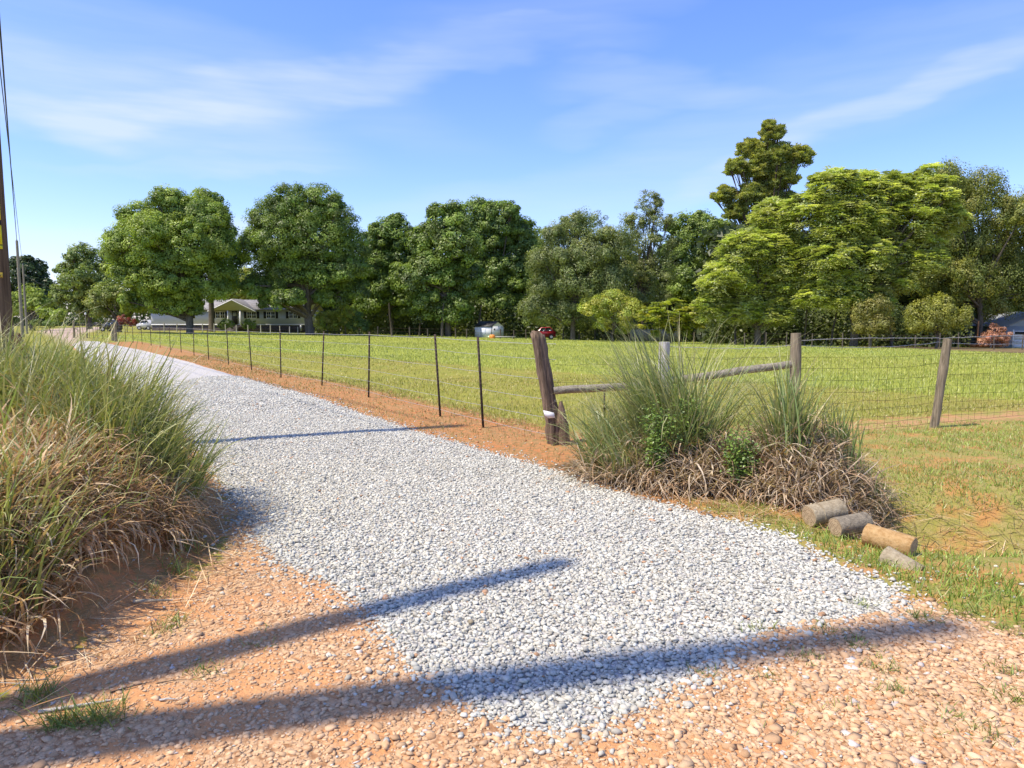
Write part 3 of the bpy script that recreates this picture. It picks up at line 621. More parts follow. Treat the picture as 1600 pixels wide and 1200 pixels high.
def tree(name, label, D, lobes, cols, base_px, dens=1.0, lsize=.26, mode='leaf', trunk=.35, yr=.8, clr=(.55, 1.15), nleaf=95, group=None, limbs=True, cat='tree', bark=None, low=-.75, sparse=0.0, parts=('crown', 'trunk'), base_py=None):
    """lobes: (px, py, r_px) outlines of the crown's masses seen at distance D; they get real depth"""
    s = D / F; cx = at(base_px, 500, D)[0]; root_xy = np.array([cx, D]); gz = float(height(cx, D)) - .05
    root = thing(name, (cx, D, gz), label, cat, group)
    L_ = []
    for lb in lobes:
        px, py, rp = lb[:3]; dy = lb[3] if len(lb) > 3 else rng.uniform(-.5, .5) * yr * rp * s * .9
        c = at(px, py, D); c = np.array([c[0], D + dy, c[2]]); L_.append((c, rp * s))
    for (c, r) in list(L_):
        if r > 1.2:
            for _ in range(3):
                d = sph(1)[0]; d[2] = abs(d[2]) * .9 - .15; L_.append((c + d * r * rng.uniform(.75, .95), r * rng.uniform(.28, .42)))
    cen = []; out = []; rc = []
    for i, (c, r) in enumerate(L_):
        k = int(dens * 5.2 * r * r / .8) + 5
        d = sph(k * 2); d = d[d[:, 2] > low][:k]
        rad = r * rng.uniform(.68, .97, len(d)); p = c + d * rad[:, None] * np.array([1, yr, 1])
        keep = np.ones(len(p), bool)
        for j, (c2, r2) in enumerate(L_):
            if j != i: keep &= ~((np.linalg.norm((p - c2) / np.array([1, yr, 1]), axis=1) < r2 * .62) & (rng.uniform(size=len(p)) < .9))
        keep &= rng.uniform(size=len(p)) > sparse
        keep &= p[:, 2] > gz + .3
        cen.append(p[keep]); out.append(d[keep]); rc.append(rng.uniform(*clr, keep.sum()) * min(1.0, .35 + r / 3.2))
        ki = max(3, int(k * .22)); d = sph(ki); p = c + d * (r * rng.uniform(.1, .6, ki))[:, None]      # inner foliage
        cen.append(p); out.append(d); rc.append(rng.uniform(.8, 1.2, ki) * min(1.0, .35 + r / 3.2))
    cen = np.vstack(cen); out = np.vstack(out); rc = np.concatenate(rc); k = len(cen)
    base = np.array(cols)[rng.integers(0, len(cols), k)] * rng.uniform(.90, 1.70, (k, 1))
    if mode == 'leaf': V, Q, C = puff(cen, out, rc, nleaf, lsize, base)
    elif mode == 'droop': V, Q, C = puff(cen, out, rc, nleaf, lsize, base, 1.15, up=.1)
    elif mode == 'frond':
        a = rosettes(cen, out, rc * 1.25, max(5, nleaf // 9), base, .42); b = puff(cen[::2], out[::2], rc[::2], nleaf // 3, lsize, base[::2] * .8); V, Q, C = join([a, b])
    elif mode == 'pine': V, Q, C = needles(cen, out, rc, nleaf, base)
    o = np.array([cx, D, gz])
    link(parts[0], mesh_arrays(parts[0], V - o, Q, C, [M_LEAF]), root)
    # trunk and limbs
    mb = MB(); top = max(L_, key=lambda q: q[0][2]); H = top[0][2] - gz
    fork = np.array([cx + rng.normal(0, .2), D, gz + H * .42]); r0 = trunk
    tp = [np.array([cx, D, gz - .1]), np.array([cx, D, gz + .25]), np.array([cx + rng.normal(0, .1), D, gz + H * .2]), fork, (fork + top[0]) / 2 + rng.normal(0, .3, 3), top[0]]
    mb.tube(np.array(tp) - o, [r0 * 1.45, r0 * 1.1, r0 * .9, r0 * .75, r0 * .4, r0 * .1], 9, jit=.08)
    if limbs:
        for (c, r) in L_:
            st = np.array([cx, D, gz + H * rng.uniform(.22, .42)]) if c[2] - gz > H * .3 else np.array([cx, D, gz + max(.3, (c[2] - gz) * .5)])
            mid = st * .45 + c * .55; mid[2] = min(mid[2] + .1 * r, c[2]); 
            mb.tube(np.array([st, (st + mid) / 2 + rng.normal(0, .15, 3), mid, c]) - o, [r0 * .5, r0 * .38, r0 * .26, r0 * .1], 6, jit=.06, cap=False)
            for _ in range(4):
                e = c + sph(1)[0] * r * .85; e[2] = max(e[2], c[2] - r * .5); mb.tube(np.array([c * .6 + mid * .4, (c + e) / 2 + rng.normal(0, .1, 3), e]) - o, [r0 * .16, r0 * .1, r0 * .03], 4, cap=False)
    mb.build(parts[1], bark or M_BARK, root, smooth=True)
    return root

OAK = [(.16, .225, .042), (.20, .265, .052), (.12, .18, .036)]
LIGHT = [(.24, .30, .055), (.28, .34, .065), (.20, .26, .05)]
DEEP = [(.13, .19, .042), (.165, .225, .05), (.10, .15, .034)]
OLIVE = [(.175, .21, .07), (.22, .245, .085), (.14, .175, .055)]
YEL = [(0.312, 0.338, 0.056), (0.250, 0.300, 0.050), (0.375, 0.362, 0.075)]
FR = [(.37, .41, .13), (.31, .36, .10), (.44, .46, .18)]
gW = 'large broadleaf trees along the far side of the field'
# far left
tree('pine_tree', 'dark distant pine behind the thin utility poles', 150, [(45, 430, 30), (70, 455, 26), (30, 460, 30), (60, 480, 28)], [(.035, .06, .02), (.05, .08, .025)], 48, .6, .5, nleaf=55)
tree('broadleaf_tree', 'grey green tree left of the big oak, top ragged against the sky', 125, [(135, 405, 24), (112, 418, 18), (160, 412, 22), (140, 440, 40), (110, 465, 28), (165, 465, 34), (140, 485, 26)], [(.17, .22, .055), (.13, .18, .05), (.2, .24, .065)], 140, .8, .35, nleaf=60, sparse=.15)
tree('broadleaf_tree', 'small yellow green tree behind the second utility pole', 105, [(45, 465, 20), (60, 475, 16), (28, 478, 18)], LIGHT, 50, 1, .28, nleaf=60)
tree('garden_shrub', 'rounded light green shrub by the far lawn left of the driveway end', 88, [(65, 490, 11), (82, 492, 13), (95, 494, 10)], LIGHT, 78, 1.3, .2, nleaf=90, trunk=.06, cat='shrub', clr=(.4, .7))
tree('garden_shrub', 'dark low shrub in front of the rounded light green one', 84, [(58, 505, 7), (88, 506, 6), (75, 506, 6)], DEEP, 70, 1.6, .16, nleaf=90, trunk=.05, cat='shrub', clr=(.3, .5))
tree('spreading_tree', 'low spreading tree with dark underside above the end of the driveway', 92, [(150, 470, 17), (172, 464, 22), (200, 470, 22), (222, 478, 17), (160, 484, 14), (190, 486, 14)], [(.2, .23, .06), (.25, .27, .08), (.16, .2, .05)], 186, 1.1, .24, nleaf=90, trunk=.25)
tree('flowering_bush', 'red leaved bush under the spreading tree', 90, [(195, 500, 9), (205, 505, 7)], [(.25, .05, .05), (.16, .04, .04), (.3, .12, .12)], 198, 1.6, .14, nleaf=80, trunk=.04, cat='shrub', clr=(.3, .5))
# the two big oaks in front of the house
tree('oak_tree', 'big oak hanging in front of the left half of the house', 88, [(215, 345, 34), (262, 325, 32), (305, 335, 34), (205, 385, 38), (250, 380, 46, -2.5), (300, 385, 48), (330, 345, 28), (345, 385, 24), (225, 430, 40), (275, 435, 46, -2), (320, 430, 40), (240, 465, 28), (285, 468, 30), (195, 420, 26), (335, 455, 22), (262, 478, 18), (300, 478, 16), (212, 472, 20), (240, 484, 10)], LIGHT + OAK, 296, 1.05, .22, trunk=.42, nleaf=150)
tree('oak_tree', 'darker oak rising behind the right side of the left big oak', 100, [(318, 330, 34), (340, 365, 30), (350, 400, 28), (355, 435, 22)], OAK, 330, 1.0, .3, trunk=.4, nleaf=80)
tree('oak_tree', 'tall round oak with bare grey trunk at the right end of the house', 92, [(455, 322, 36), (500, 325, 36), (420, 345, 32), (530, 350, 32), (405, 385, 30), (450, 375, 46, -2), (500, 380, 46), (545, 385, 30), (415, 425, 34), (465, 425, 42), (520, 425, 40), (550, 420, 26), (400, 452, 20), (435, 465, 20), (452, 470, 15, -3), (470, 466, 16, -3), (530, 462, 24), (415, 470, 12), (555, 455, 20), (510, 468, 18)], OAK + [(.10, .135, .04)], 484, 1.05, .22, trunk=.55, nleaf=150)
tree('oak_tree', 'yellow green tree behind the roof between the two big oaks', 122, [(365, 450, 22), (390, 455, 22), (355, 470, 16), (415, 460, 18), (385, 435, 18)], YEL, 385, 1.0, .32, nleaf=70)
# wall of trees behind the field
tree('hardwood_tree', 'dark hardwood just right of the round oak', 105, [(585, 385, 28), (618, 370, 32), (650, 380, 28), (590, 425, 34), (630, 420, 36), (600, 465, 34), (640, 470, 34), (575, 470, 20)], DEEP + OAK, 612, 1, .3, group=gW, nleaf=115, trunk=.4)
tree('hardwood_tree', 'hardwood standing left of the white shed with pale hanging leaves low down', 98, [(700, 345, 30), (668, 375, 30), (715, 385, 36), (675, 425, 38), (720, 440, 36), (665, 475, 32), (705, 485, 30), (640, 440, 26)], OAK + [(.12, .155, .045)], 700, 1, .3, group=gW, nleaf=115, trunk=.38)
tree('hardwood_tree', 'tallest rounded hardwood directly behind the white shed', 108, [(745, 340, 32), (785, 345, 32), (818, 370, 30), (760, 385, 40), (805, 410, 38), (835, 395, 22), (765, 440, 40), (812, 455, 34), (740, 478, 30), (785, 480, 28), (835, 440, 24)], OAK + DEEP, 775, 1, .3, group=gW, nleaf=115, trunk=.42)
tree('willow_tree', 'broad grey green tree drooping over the red car', 88, [(905, 355, 26), (868, 375, 24), (848, 412, 26), (880, 400, 34), (925, 400, 38), (965, 385, 32), (855, 445, 32), (905, 445, 40), (955, 440, 36), (840, 485, 28), (885, 488, 28), (925, 485, 26)], OLIVE, 895, 1.15, .19, 'droop', nleaf=140, trunk=.3, clr=(.5, 1.0))
tree('birch_tree', 'tall thin crowned tree with sparse ragged top above the field', 92, [(1010, 318, 20), (1028, 345, 22), (990, 350, 22), (935, 345, 14), (1005, 385, 32), (1040, 390, 26), (975, 420, 30), (1025, 430, 34), (1010, 465, 28)], [(.17, .20, .07), (.22, .24, .08)], 1005, .9, .17, nleaf=90, sparse=.2, trunk=.2, clr=(.4, .9))
tree('hardwood_tree', 'mid green hardwood filling the gap left of the pine', 112, [(1070, 360, 28), (1100, 355, 26), (1130, 365, 24), (1065, 400, 32), (1105, 400, 32), (1075, 445, 34), (1115, 445, 30), (1090, 480, 28)], [(.17, .23, .05), (.21, .27, .06)], 1092, 1, .3, group=gW, nleaf=85, trunk=.35)
tree('pine_tree', 'tall loblolly pine standing above all the other trees', 98, [(1205, 212, 20), (1175, 235, 20), (1215, 245, 26), (1250, 248, 20), (1185, 270, 24), (1150, 265, 17), (1225, 280, 22), (1135, 308, 18), (1170, 310, 24), (1205, 320, 26), (1150, 335, 18), (1205, 285, 26), (1195, 250, 26), (1190, 345, 26), (1232, 318, 18)], [(.26, .28, .065), (.20, .23, .06), (.32, .32, .08)], 1190, 3.0, .2, 'pine', nleaf=100, trunk=.35, bark=M_PINEBARK, clr=(.35, .7), low=-.5, sparse=.2)
tree('tree_of_heaven', 'pale leafed tree spreading low on the left of the right hand wood', 72, [(1215, 345, 34), (1160, 395, 36), (1215, 400, 42), (1130, 440, 34), (1180, 450, 40), (1235, 450, 38), (1115, 480, 24), (1160, 490, 24), (1210, 492, 24)], FR, 1185, 1.9, .22, 'frond', nleaf=140, trunk=.3, clr=(.75, 1.2))
tree('tree_of_heaven', 'pale leafed tree forming the high middle of the right hand wood', 69, [(1300, 300, 34), (1350, 305, 34), (1265, 330, 32), (1400, 300, 30), (1310, 350, 42), (1370, 355, 42), (1420, 345, 36), (1450, 315, 28), (1455, 285, 24), (1480, 345, 28), (1400, 440, 30), (1365, 470, 26), (1440, 410, 28), (1280, 460, 26), (1290, 405, 38), (1345, 410, 40), (1400, 400, 36), (1320, 455, 36), (1445, 380, 24)], FR, 1335, 1.9, .22, 'frond', nleaf=140, trunk=.35, clr=(.75, 1.2))
tree('locust_tree', 'dark olive tree reaching out of the picture on the right', 80, [(1440, 290, 26), (1480, 285, 28), (1540, 300, 34), (1500, 330, 40), (1575, 345, 42), (1540, 380, 44), (1480, 385, 40), (1610, 400, 44), (1450, 430, 38), (1510, 435, 42), (1570, 440, 42), (1620, 330, 34), (1480, 470, 28), (1560, 480, 26), (1630, 460, 40)], [(.16, .19, .04), (.20, .22, .048), (.24, .235, .052), (.125, .155, .035)], 1530, 1.15, .18, 'droop', nleaf=135, trunk=.35)
tree('young_tree', 'yellow green young tree to the right of the willow trunk', 80, [(930, 485, 22), (960, 475, 26), (985, 490, 22), (945, 505, 16), (975, 508, 16)], YEL, 958, 1.2, .17, nleaf=130, trunk=.1, clr=(.5, .9))
tree('young_tree', 'bright yellow green sapling behind the tall grass clump', 76, [(1020, 495, 22), (1050, 490, 24), (1080, 500, 20), (1035, 512, 16), (1065, 515, 14)], YEL, 1050, 1.2, .24, 'frond', nleaf=90, trunk=.1, clr=(.5, .8))
tree('young_tree', 'drooping tan green young tree between the two round fence posts', 66, [(1355, 490, 20), (1375, 480, 20), (1362, 508, 18), (1345, 510, 12), (1380, 505, 14)], [(.24, .22, .06), (.19, .19, .05)], 1362, 1.2, .15, 'droop', nleaf=140, trunk=.08, clr=(.5, .8))
tree('young_tree', 'golden green young tree directly behind the leaning round post', 62, [(1440, 495, 22), (1470, 488, 24), (1498, 500, 20), (1460, 505, 20), (1425, 508, 12)], [(.25, .25, .045), (.20, .21, .04)], 1465, 1.2, .15, 'droop', nleaf=150, trunk=.1, clr=(.5, .8))
for (bx, by, r_, lb) in [(512, 500, 15, 'yellow green bush at the field edge nearest the house'), (540, 492, 18, 'taller bush second from the house at the field edge'), (560, 500, 14, 'dark green bush third from the house at the field edge')]:
    tree('field_bush', lb, 96, [(bx, by, r_), (bx - 8, by + 8, r_ * .7), (bx + 9, by + 8, r_ * .7)], YEL if bx < 550 else DEEP, bx, 1.3, .2, nleaf=80, trunk=.05, cat='shrub', clr=(.4, .7), group='bushes at the field edge by the house')
tree('round_shrub', 'clipped round shrub left of the house door', 101, [(353, 506, 9.5), (349, 508, 8), (358, 508, 8)], DEEP, 353, 3, .12, nleaf=90, trunk=.05, cat='shrub', clr=(.25, .4), group='clipped shrubs by the house door')
tree('round_shrub', 'clipped round shrub right of the house door', 101, [(390, 506, 9.5), (386, 508, 8), (394, 508, 8)], OAK, 390, 3, .12, nleaf=90, trunk=.05, cat='shrub', clr=(.25, .4), group='clipped shrubs by the house door')
tree('red_shrub', 'copper coloured shrub beside the blue grey garage', 78, [(1545, 528, 13), (1562, 526, 14), (1553, 517, 12), (1537, 535, 8), (1573, 534, 8)], [(.42, .22, .14), (.32, .16, .10), (.5, .3, .2)], 1555, 2, .14, nleaf=90, trunk=.06, cat='shrub', clr=(.3, .55))

def wood(name, label, boxes, cols, size, dens):
    P_ = []
    for (x0, x1, y0, y1, z1) in boxes:
        n = int((x1 - x0) * z1 * dens); x = rng.uniform(x0, x1, n); y = rng.uniform(y0, y1, n)
        top = z1 * (1 + .16 * wob(x, y, .35)); z = height(x, y) + rng.uniform(0, 1, n) ** 1.2 * top
        cell = (np.floor(x / 2.2) * 7.3 + np.floor(z / 1.8) * 3.1); c = np.array(cols)[(np.abs(cell).astype(int)) % len(cols)] * rng.uniform(.8, 1.2, (n, 1))
        P_.append(leaf_quads(np.stack([x, y, z], -1), sph(n) + np.array([0, -.6, .5]), size * rng.uniform(.6, 1.4, n), c))
    V, Q, C = join(P_); link(name, mesh_arrays(name, V, Q, C, [M_LEAF]), kind='stuff', label=label, cat='woodland')
wood('woodland', 'dense woodland behind the first row of trees', [(-40, 15, 118, 128, 13), (5, 45, 112, 122, 13), (24, 54, 84, 94, 14), (54, 100, 96, 104, 14)], [(.04, .06, .018), (.055, .08, .022), (.07, .095, .028)], 1.0, 38)
wood('distant_woodland', 'far tree line beyond the left lawn', [(-150, -45, 185, 200, 11)], [(.05, .08, .03), (.065, .095, .035)], 1.0, 9)
wood('undergrowth', 'shaded undergrowth below the wood edge', [(22, 51, 78, 81, 4.5), (-24, 8, 104, 108, 4.5), (6, 26, 92, 95, 3.6), (-28, -21, 98, 101, 3)], [(.08, .11, .03), (.12, .15, .04), (.16, .19, .045)], .42, 60)
# bare stems at the wood edge
for i, (px, D, r_) in enumerate([(655, 100, .12), (690, 97, .2), (745, 103, .15), (612, 101, .16), (1150, 74, .12), (1196, 74, .10), (1335, 70, .12), (1300, 72, .10), (1395, 70, .1), (1258, 72, .09)]):
    p = at(px, 500, D); gz = float(height(p[0], D)); lean = rng.normal(0, .35, 2)
    lab = ['grey stem left of the shaded gap', 'pale straight trunk nearest the white shed on its left', 'slim trunk behind the left edge of the shed', 'dark trunk below the dark hardwood', 'thin stem at the left edge of the right hand wood', 'second thin stem from the left of the right hand wood',
           'leaning bare stem in the dark gap between the round posts', 'thin upright stem just right of the straight round post', 'thin stem left of the leaning round post', 'thin stem directly behind the straight round post'][i]
    mb = MB(); mb.tube([(0, 0, -.1), (lean[0] * .3, 0, 1.5), (lean[0], lean[1], 2.8), (lean[0] * 1.6, lean[1], 4.6)], [r_ * 1.2, r_, r_ * .85, r_ * .5], 7, jit=.08)
    mb.build('bare_tree', M_BARK, None, smooth=True, label=lab, cat='tree', group='bare stems at the wood edge', loc=(p[0], D, gz))

# ------------------------------------------------------------------ fences
def tpost_mesh():
    mb = MB(); H = 1.36
    mb.box((0, .0, H / 2 - .15), (.036, .006, H + .3)); mb.box((0, .019, H / 2 - .15), (.006, .032, H + .3))
    for k in range(20): mb.box((0, -.007, .1 + k * .062), (.012, .008, .014))
    return mb
def wire_path(pts, r, mb, sag=.012, n=5):
    for a, b in zip(pts[:-1], pts[1:]):
        a = np.array(a); b = np.array(b); t = np.linspace(0, 1, n + 1)[:, None]; p = a * (1 - t) + b * t; p[:, 2] -= (sag * 4 * t * (1 - t))[:, 0]
        mb.tube(p, r, 4, cap=False)
def drive_fence():
    root = thing('wire_fence', (*FENCE[0], 0), 'long wire fence of rusty steel posts running beside the gravel driveway', 'fence')
    base = np.array([FENCE[0][0], FENCE[0][1], 0]); proto = None
    posts = FENCE[1:12]; tilt = [.055, .06, -.03, -.06, .0, .03, .02, .01, -.02, .01, 0]
    pp = [(p[0], p[1], t) for p, t in zip(posts, tilt)]
    tail = [flat(*p) for p in [(250, 539.5), (236, 537), (222, 534.8), (208, 532.8), (196, 531.3), (186, 530)]] + [flat(*p) for p in [(168, 528.4), (160, 528), (153, 527.4), (146, 527), (140, 526.8), (135, 526.5), (130, 526.2), (125, 526), (121, 525.6)]]
    pp += [(x, y, rng.normal(0, .02)) for x, y in tail]
    for i, (x, y, t) in enumerate(pp):
        if proto is None: o = tpost_mesh().build('metal_post', M_TPOST, root); proto = o
        else: o = proto.copy(); COL.objects.link(o); o.parent = root
        o.location = (x - base[0], y - base[1], float(height(x, y))); o.rotation_euler = (rng.normal(0, .015), -t, rng.normal(0, .2))
    for px, py, h_, r_ in [(181, 531.5, 1.5, .13), (176, 530.5, 1.35, .11), (116, 527, 1.6, .11), (136, 527, 1.3, .07)]:
        x, y = flat(px, py); mb = MB(); mb.tube([(0, 0, -.2), (.01, 0, h_ * .5), (.03, 0, h_)], [r_, r_ * .95, r_ * .9], 10, jit=.05)
        o = mb.build('wood_post', M_ROUND, root, smooth=True); o.location = (x - base[0], y - base[1], float(height(x, y)))
    g_ = MB(); a = flat(116, 527); b = flat(130, 527.5)
    mb = MB(); mb.tube([(a[0] - base[0], a[1] - base[1], 1.0), (b[0] - base[0], b[1] - base[1], .25)], .05, 6); mb.build('brace_rail', M_ROUND, root)
    line = [(FENCE[0][0], FENCE[0][1])] + [(x, y) for x, y, _ in pp[:17]] + [flat(181, 531.5)] + [(x, y) for x, y, _ in pp[17:]] + [flat(116, 527)]
    mb = MB()
    for z in (.12, .34, .58, .84, 1.10, 1.30):
        wire_path([(x - base[0], y - base[1], float(height(x, y)) + z) for x, y in line], .0028 if z < 1.2 else .0036, mb)
    mb.build('wire_strand', M_WIRE, root)
drive_fence()

RP = [(0.55, 9.02), (1.98, 9.15), (3.72, 9.25), (6.32, 10.45), (9.6, 11.9), (13.5, 13.6)]
def road_fence():
    root = thing('woven_wire_fence', (RP[0][0], RP[0][1], 0), 'woven wire fence on wooden posts along the roadside, braced at the driveway corner', 'fence')
    o0 = np.array([RP[0][0], RP[0][1], 0]); hz = lambda p: float(height(*p))
    # leaning split corner post
    mb = MB(); n = 14; zs = np.linspace(-.15, 1.46, 16); th = np.linspace(0, 2 * math.pi, n, endpoint=False)
    prof = 1 + .16 * np.sin(th * 3 + .6) + rng.uniform(-.12, .12, n); prof[[3, 8, 11]] *= .62
    V = []
    for i, z in enumerate(zs):
        r_ = .092 - .004 * z + (.02 if z < .25 else 0); jit = 1 + .05 * rng.normal(size=n)
        for j in range(n): V.append((r_ * prof[j] * jit[j] * math.cos(th[j]) - z * .17, r_ * prof[j] * jit[j] * math.sin(th[j]) * .9, z + (rng.uniform(-.05, .02) if i == 15 else 0)))
    q = [(i * n + j, i * n + (j + 1) % n, (i + 1) * n + (j + 1) % n, (i + 1) * n + j) for i in range(15) for j in range(n)]
    V.append((-1.44 * .17, 0, 1.40)); mb.add(V, q, [(15 * n + j, 15 * n + (j + 1) % n, 16 * n) for j in range(n)])
    cp = mb.build('corner_post', M_WEATH, root, label='leaning dark split wooden corner post'); cp.location = (.02, 0, hz(RP[0]))
    mb = MB(); zs2 = np.linspace(-.1, .56, 7)
    mb.tube([(.115 - z * .10 + rng.normal(0, .006), -.02, z) for z in zs2], [.085, .09, .085, .078, .07, .05, .018], 9, jit=.2)
    sp = mb.build('broken_slab', M_WEATH, cp, label='broken off splinter at the foot of the post')
    mb = MB(); mb.add([(-.17, -.088, .452), (-.035, -.105, .425), (-.02, -.108, .36), (-.10, -.106, .352), (-.155, -.092, .39), (-.17, -.083, .452), (-.035, -.10, .425), (-.02, -.103, .36), (-.10, -.101, .352), (-.155, -.087, .39)],
                     [(0, 1, 6, 5), (1, 2, 7, 6), (2, 3, 8, 7), (3, 4, 9, 8), (4, 0, 5, 9)], [(0, 4, 3), (0, 3, 1), (1, 3, 2), (5, 8, 9), (5, 6, 8), (6, 7, 8)])
    mb.build('tag', M_WHITE, cp, label='torn white plastic tag stapled to the post')
    def rpost(p, h_, r_, lean, mat, lab=None):
        mb = MB(); z = np.linspace(-.2, h_, 8)
        mb.tube([(lean * q + rng.normal(0, .003), 0, q) for q in z], r_ * (1 + .04 * rng.normal(size=8)), 12, jit=.05)
        o = mb.build('wood_post', mat, root, smooth=True); o.location = (p[0] - o0[0], p[1] - o0[1], hz(p)); 
        if lab: o['label'] = lab
    rpost(RP[1], 1.30, .075, 0, M_PALEPOST, 'pale grey post half hidden in the tall grass')
    rpost(RP[2], 1.42, .07, 0, M_ROUND, 'upright round brown post'); rpost(RP[3], 1.33, .062, .10, M_ROUND, 'round post leaning to the right')
    rpost(RP[4], 1.35, .065, .02, M_ROUND); rpost(RP[5], 1.35, .065, 0, M_ROUND)
    P3 = lambda p, z: np.array([p[0] - o0[0], p[1] - o0[1], z])
    mb = MB(); a = P3((RP[0][0] - .02, RP[0][1] - .02), .70); b = P3(RP[1], .76); t = np.linspace(0, 1, 8)[:, None]; mb.tube(a * (1 - t) + b * t + rng.normal(0, .004, (8, 3)), .052, 10, jit=.05); mb.build('brace_rail', M_RAIL, root, smooth=True)
    mb = MB(); a = P3(RP[1], .80); b = P3(RP[2], 1.03); mb.tube(a * (1 - t) + b * t + rng.normal(0, .004, (8, 3)), .052, 10, jit=.05); mb.build('brace_rail', M_RAIL, root, smooth=True)
    mb = MB(); x, y = flat(944, 655); mb.box((x - o0[0], y - o0[1], .27), (.03, .006, .54)); mb.box((x - o0[0], y - o0[1] + .015, .27), (.006, .03, .54)); mb.build('metal_stake', M_TPOST, root)
    # woven wire
    mb = MB(); r_ = .0019
    for k in range(len(RP) - 1):
        a = RP[k]; b = RP[k + 1]
        if k == 0: zl = (1.03, .80, .25)
        else: zl = (.06, .15, .25, .36, .48, .62, .78, .95, 1.10)
        off = np.array([0, .08, 0]); 
        for z in zl:
            pts = [P3((a[0] + (b[0] - a[0]) * s_, a[1] + (b[1] - a[1]) * s_), 0) for s_ in np.linspace(0, 1, 7)]
            for q, s_ in zip(pts, np.linspace(0, 1, 7)): q[2] = hz((q[0] + o0[0], q[1] + o0[1])) + z + rng.normal(0, .008) - .02 * math.sin(math.pi * s_); q[1] += .08
            mb.tube(pts, r_, 4, cap=False)
        if k > 0:
            L_ = math.dist(a, b); nn = int(L_ / .155)
            for i in range(nn):
                s_ = (i + .5) / nn; p = P3((a[0] + (b[0] - a[0]) * s_, a[1] + (b[1] - a[1]) * s_), 0); g0 = hz((p[0] + o0[0], p[1] + o0[1])); p[1] += .082
                mb.tube([(p[0] + rng.normal(0, .008), p[1], g0 + .05), (p[0] + rng.normal(0, .008), p[1] + .0, g0 + .55), (p[0] + rng.normal(0, .008), p[1], g0 + 1.09)], r_ * .85, 4, cap=False)
    mb.build('woven_wire', M_TPOST, root)
    mb = MB()
    for k in range(1, len(RP) - 1):
        a = RP[k]; b = RP[k + 1]
        for z, sg in ((1.27, .05), (1.33, -.02)) if k > 1 else ((1.27, .04),):
            t = np.linspace(0, 1, 15); pts = [P3((a[0] + (b[0] - a[0]) * s_, a[1] + (b[1] - a[1]) * s_), z - sg * 4 * s_ * (1 - s_) + rng.normal(0, .004)) for s_ in t]
            mb.tube(pts, .0034, 4, cap=False)
            for s_ in np.arange(.03, 1, .12 / math.dist(a, b)):
                p = P3((a[0] + (b[0] - a[0]) * s_, a[1] + (b[1] - a[1]) * s_), z - sg * 4 * s_ * (1 - s_)); mb.tube([p + (-.006, 0, -.016), p + (.006, .0, .016)], .0018, 3, cap=False)
    mb.build('barbed_wire', M_WIRE, root)
road_fence()
def far_fence(name, label, px_list, D, h_, r_, mat, wires=(.9,), cat='fence', wmat=None):
    c = at(px_list[0], 500, D)[0]; Df = D if callable(D) else (lambda p: D)
    root = thing(name, (c, D, 0), label, cat)
    pts = []
    for px in px_list:
        x = at(px, 500, D)[0]; g0 = float(height(x, D)); pts.append((x - c, 0, g0))
        mb = MB(); hh = h_ * rng.uniform(.88, 1.08); mb.tube([(0, 0, -.2), (rng.normal(0, .03), 0, hh)], r_, 7, jit=.06); o = mb.build('fence_post', mat, root); o.location = (x - c, 0, g0)
    mb = MB()
    for z in wires: wire_path([(p[0], .0, p[2] + z) for p in pts], .012, mb, .02)
    mb.build('wire_strand', wmat or M_TPOST, root)
far_fence('yard_fence', 'low fence of pale posts across the lawn in front of the house', [256, 276, 293, 316, 334, 352, 369, 387, 407, 422, 437, 452, 465], 96, 1.15, .07, M_PALEPOST, (1.0, .55))
far_fence('field_fence', 'weathered post fence at the wooded far edge of the field', [590, 612, 640, 668, 690, 712, 729, 782, 803, 822, 880, 905, 930, 955, 985, 1015, 1048, 1085, 1110, 1142], 90, 1.25, .08, M_BARK, (1.1, .7))
far_fence('wood_edge_fence', 'sparse thin post fence before the right hand wood', [1165, 1198, 1230, 1270, 1318, 1360, 1432, 1470, 1500, 1556, 1600, 1650], 60, 1.3, .05, M_BARK, (1.15, .7))

def board_fence():
    D = 89; x0 = at(985, 500, D)[0]; x1 = at(1062, 500, D)[0]; g0 = float(height(x0, D))
    root = thing('board_fence', (x0, D, g0), 'grey board fence in the shade behind the tall grass clump', 'fence')
    mb = MB(); n = int((x1 - x0) / .16)
    for i in range(n): mb.box((i * .16 + .08, 0, .75 + rng.uniform(-.03, .03)), (.145, .025, 1.5))
    mb.build('boards', simple('grey_boards', (.22, .21, .18), .9, .3, 3), root)
    mb = MB()
    for z in (.3, 1.2): mb.box(((x1 - x0) / 2, .04, z), (x1 - x0, .04, .09))
    mb.build('rail', M_RAIL, root)
board_fence()

# ------------------------------------------------------------------ utility poles and wires
def pole(name, label, x, y, h_, r_, lean=(0, 0), arm=False, deco=False):
    g0 = float(height(x, y)); root = thing(name, (x, y, g0), label, 'utility pole', 'wooden utility poles')
    mb = MB(); z = np.linspace(-.3, h_, 9); mb.tube([(lean[0] * q / h_, lean[1] * q / h_, q) for q in z], r_ * (1 - .3 * z / h_), 16, jit=.02); mb.build('pole', M_POLE if deco or arm else M_RAIL, root, smooth=True)
    if arm:
        mb = MB(); mb.box((lean[0] * .93, lean[1] * .93, h_ * .93), (.1, 2.2, .12)); mb.build('crossarm', M_POLE, root)
    mb = MB(); mb.tube([(lean[0], lean[1], h_), (lean[0], lean[1], h_ + .14)], [.05, .03], 8); mb.build('insulator', simple('ceramic', (.3, .3, .32), .3), root)
    return root
NX, NY = -6.03, 8.3
npole = pole('utility_pole', 'thick brown utility pole at the left edge with yellow number plates', NX, NY, 9.6, .155, deco=True)
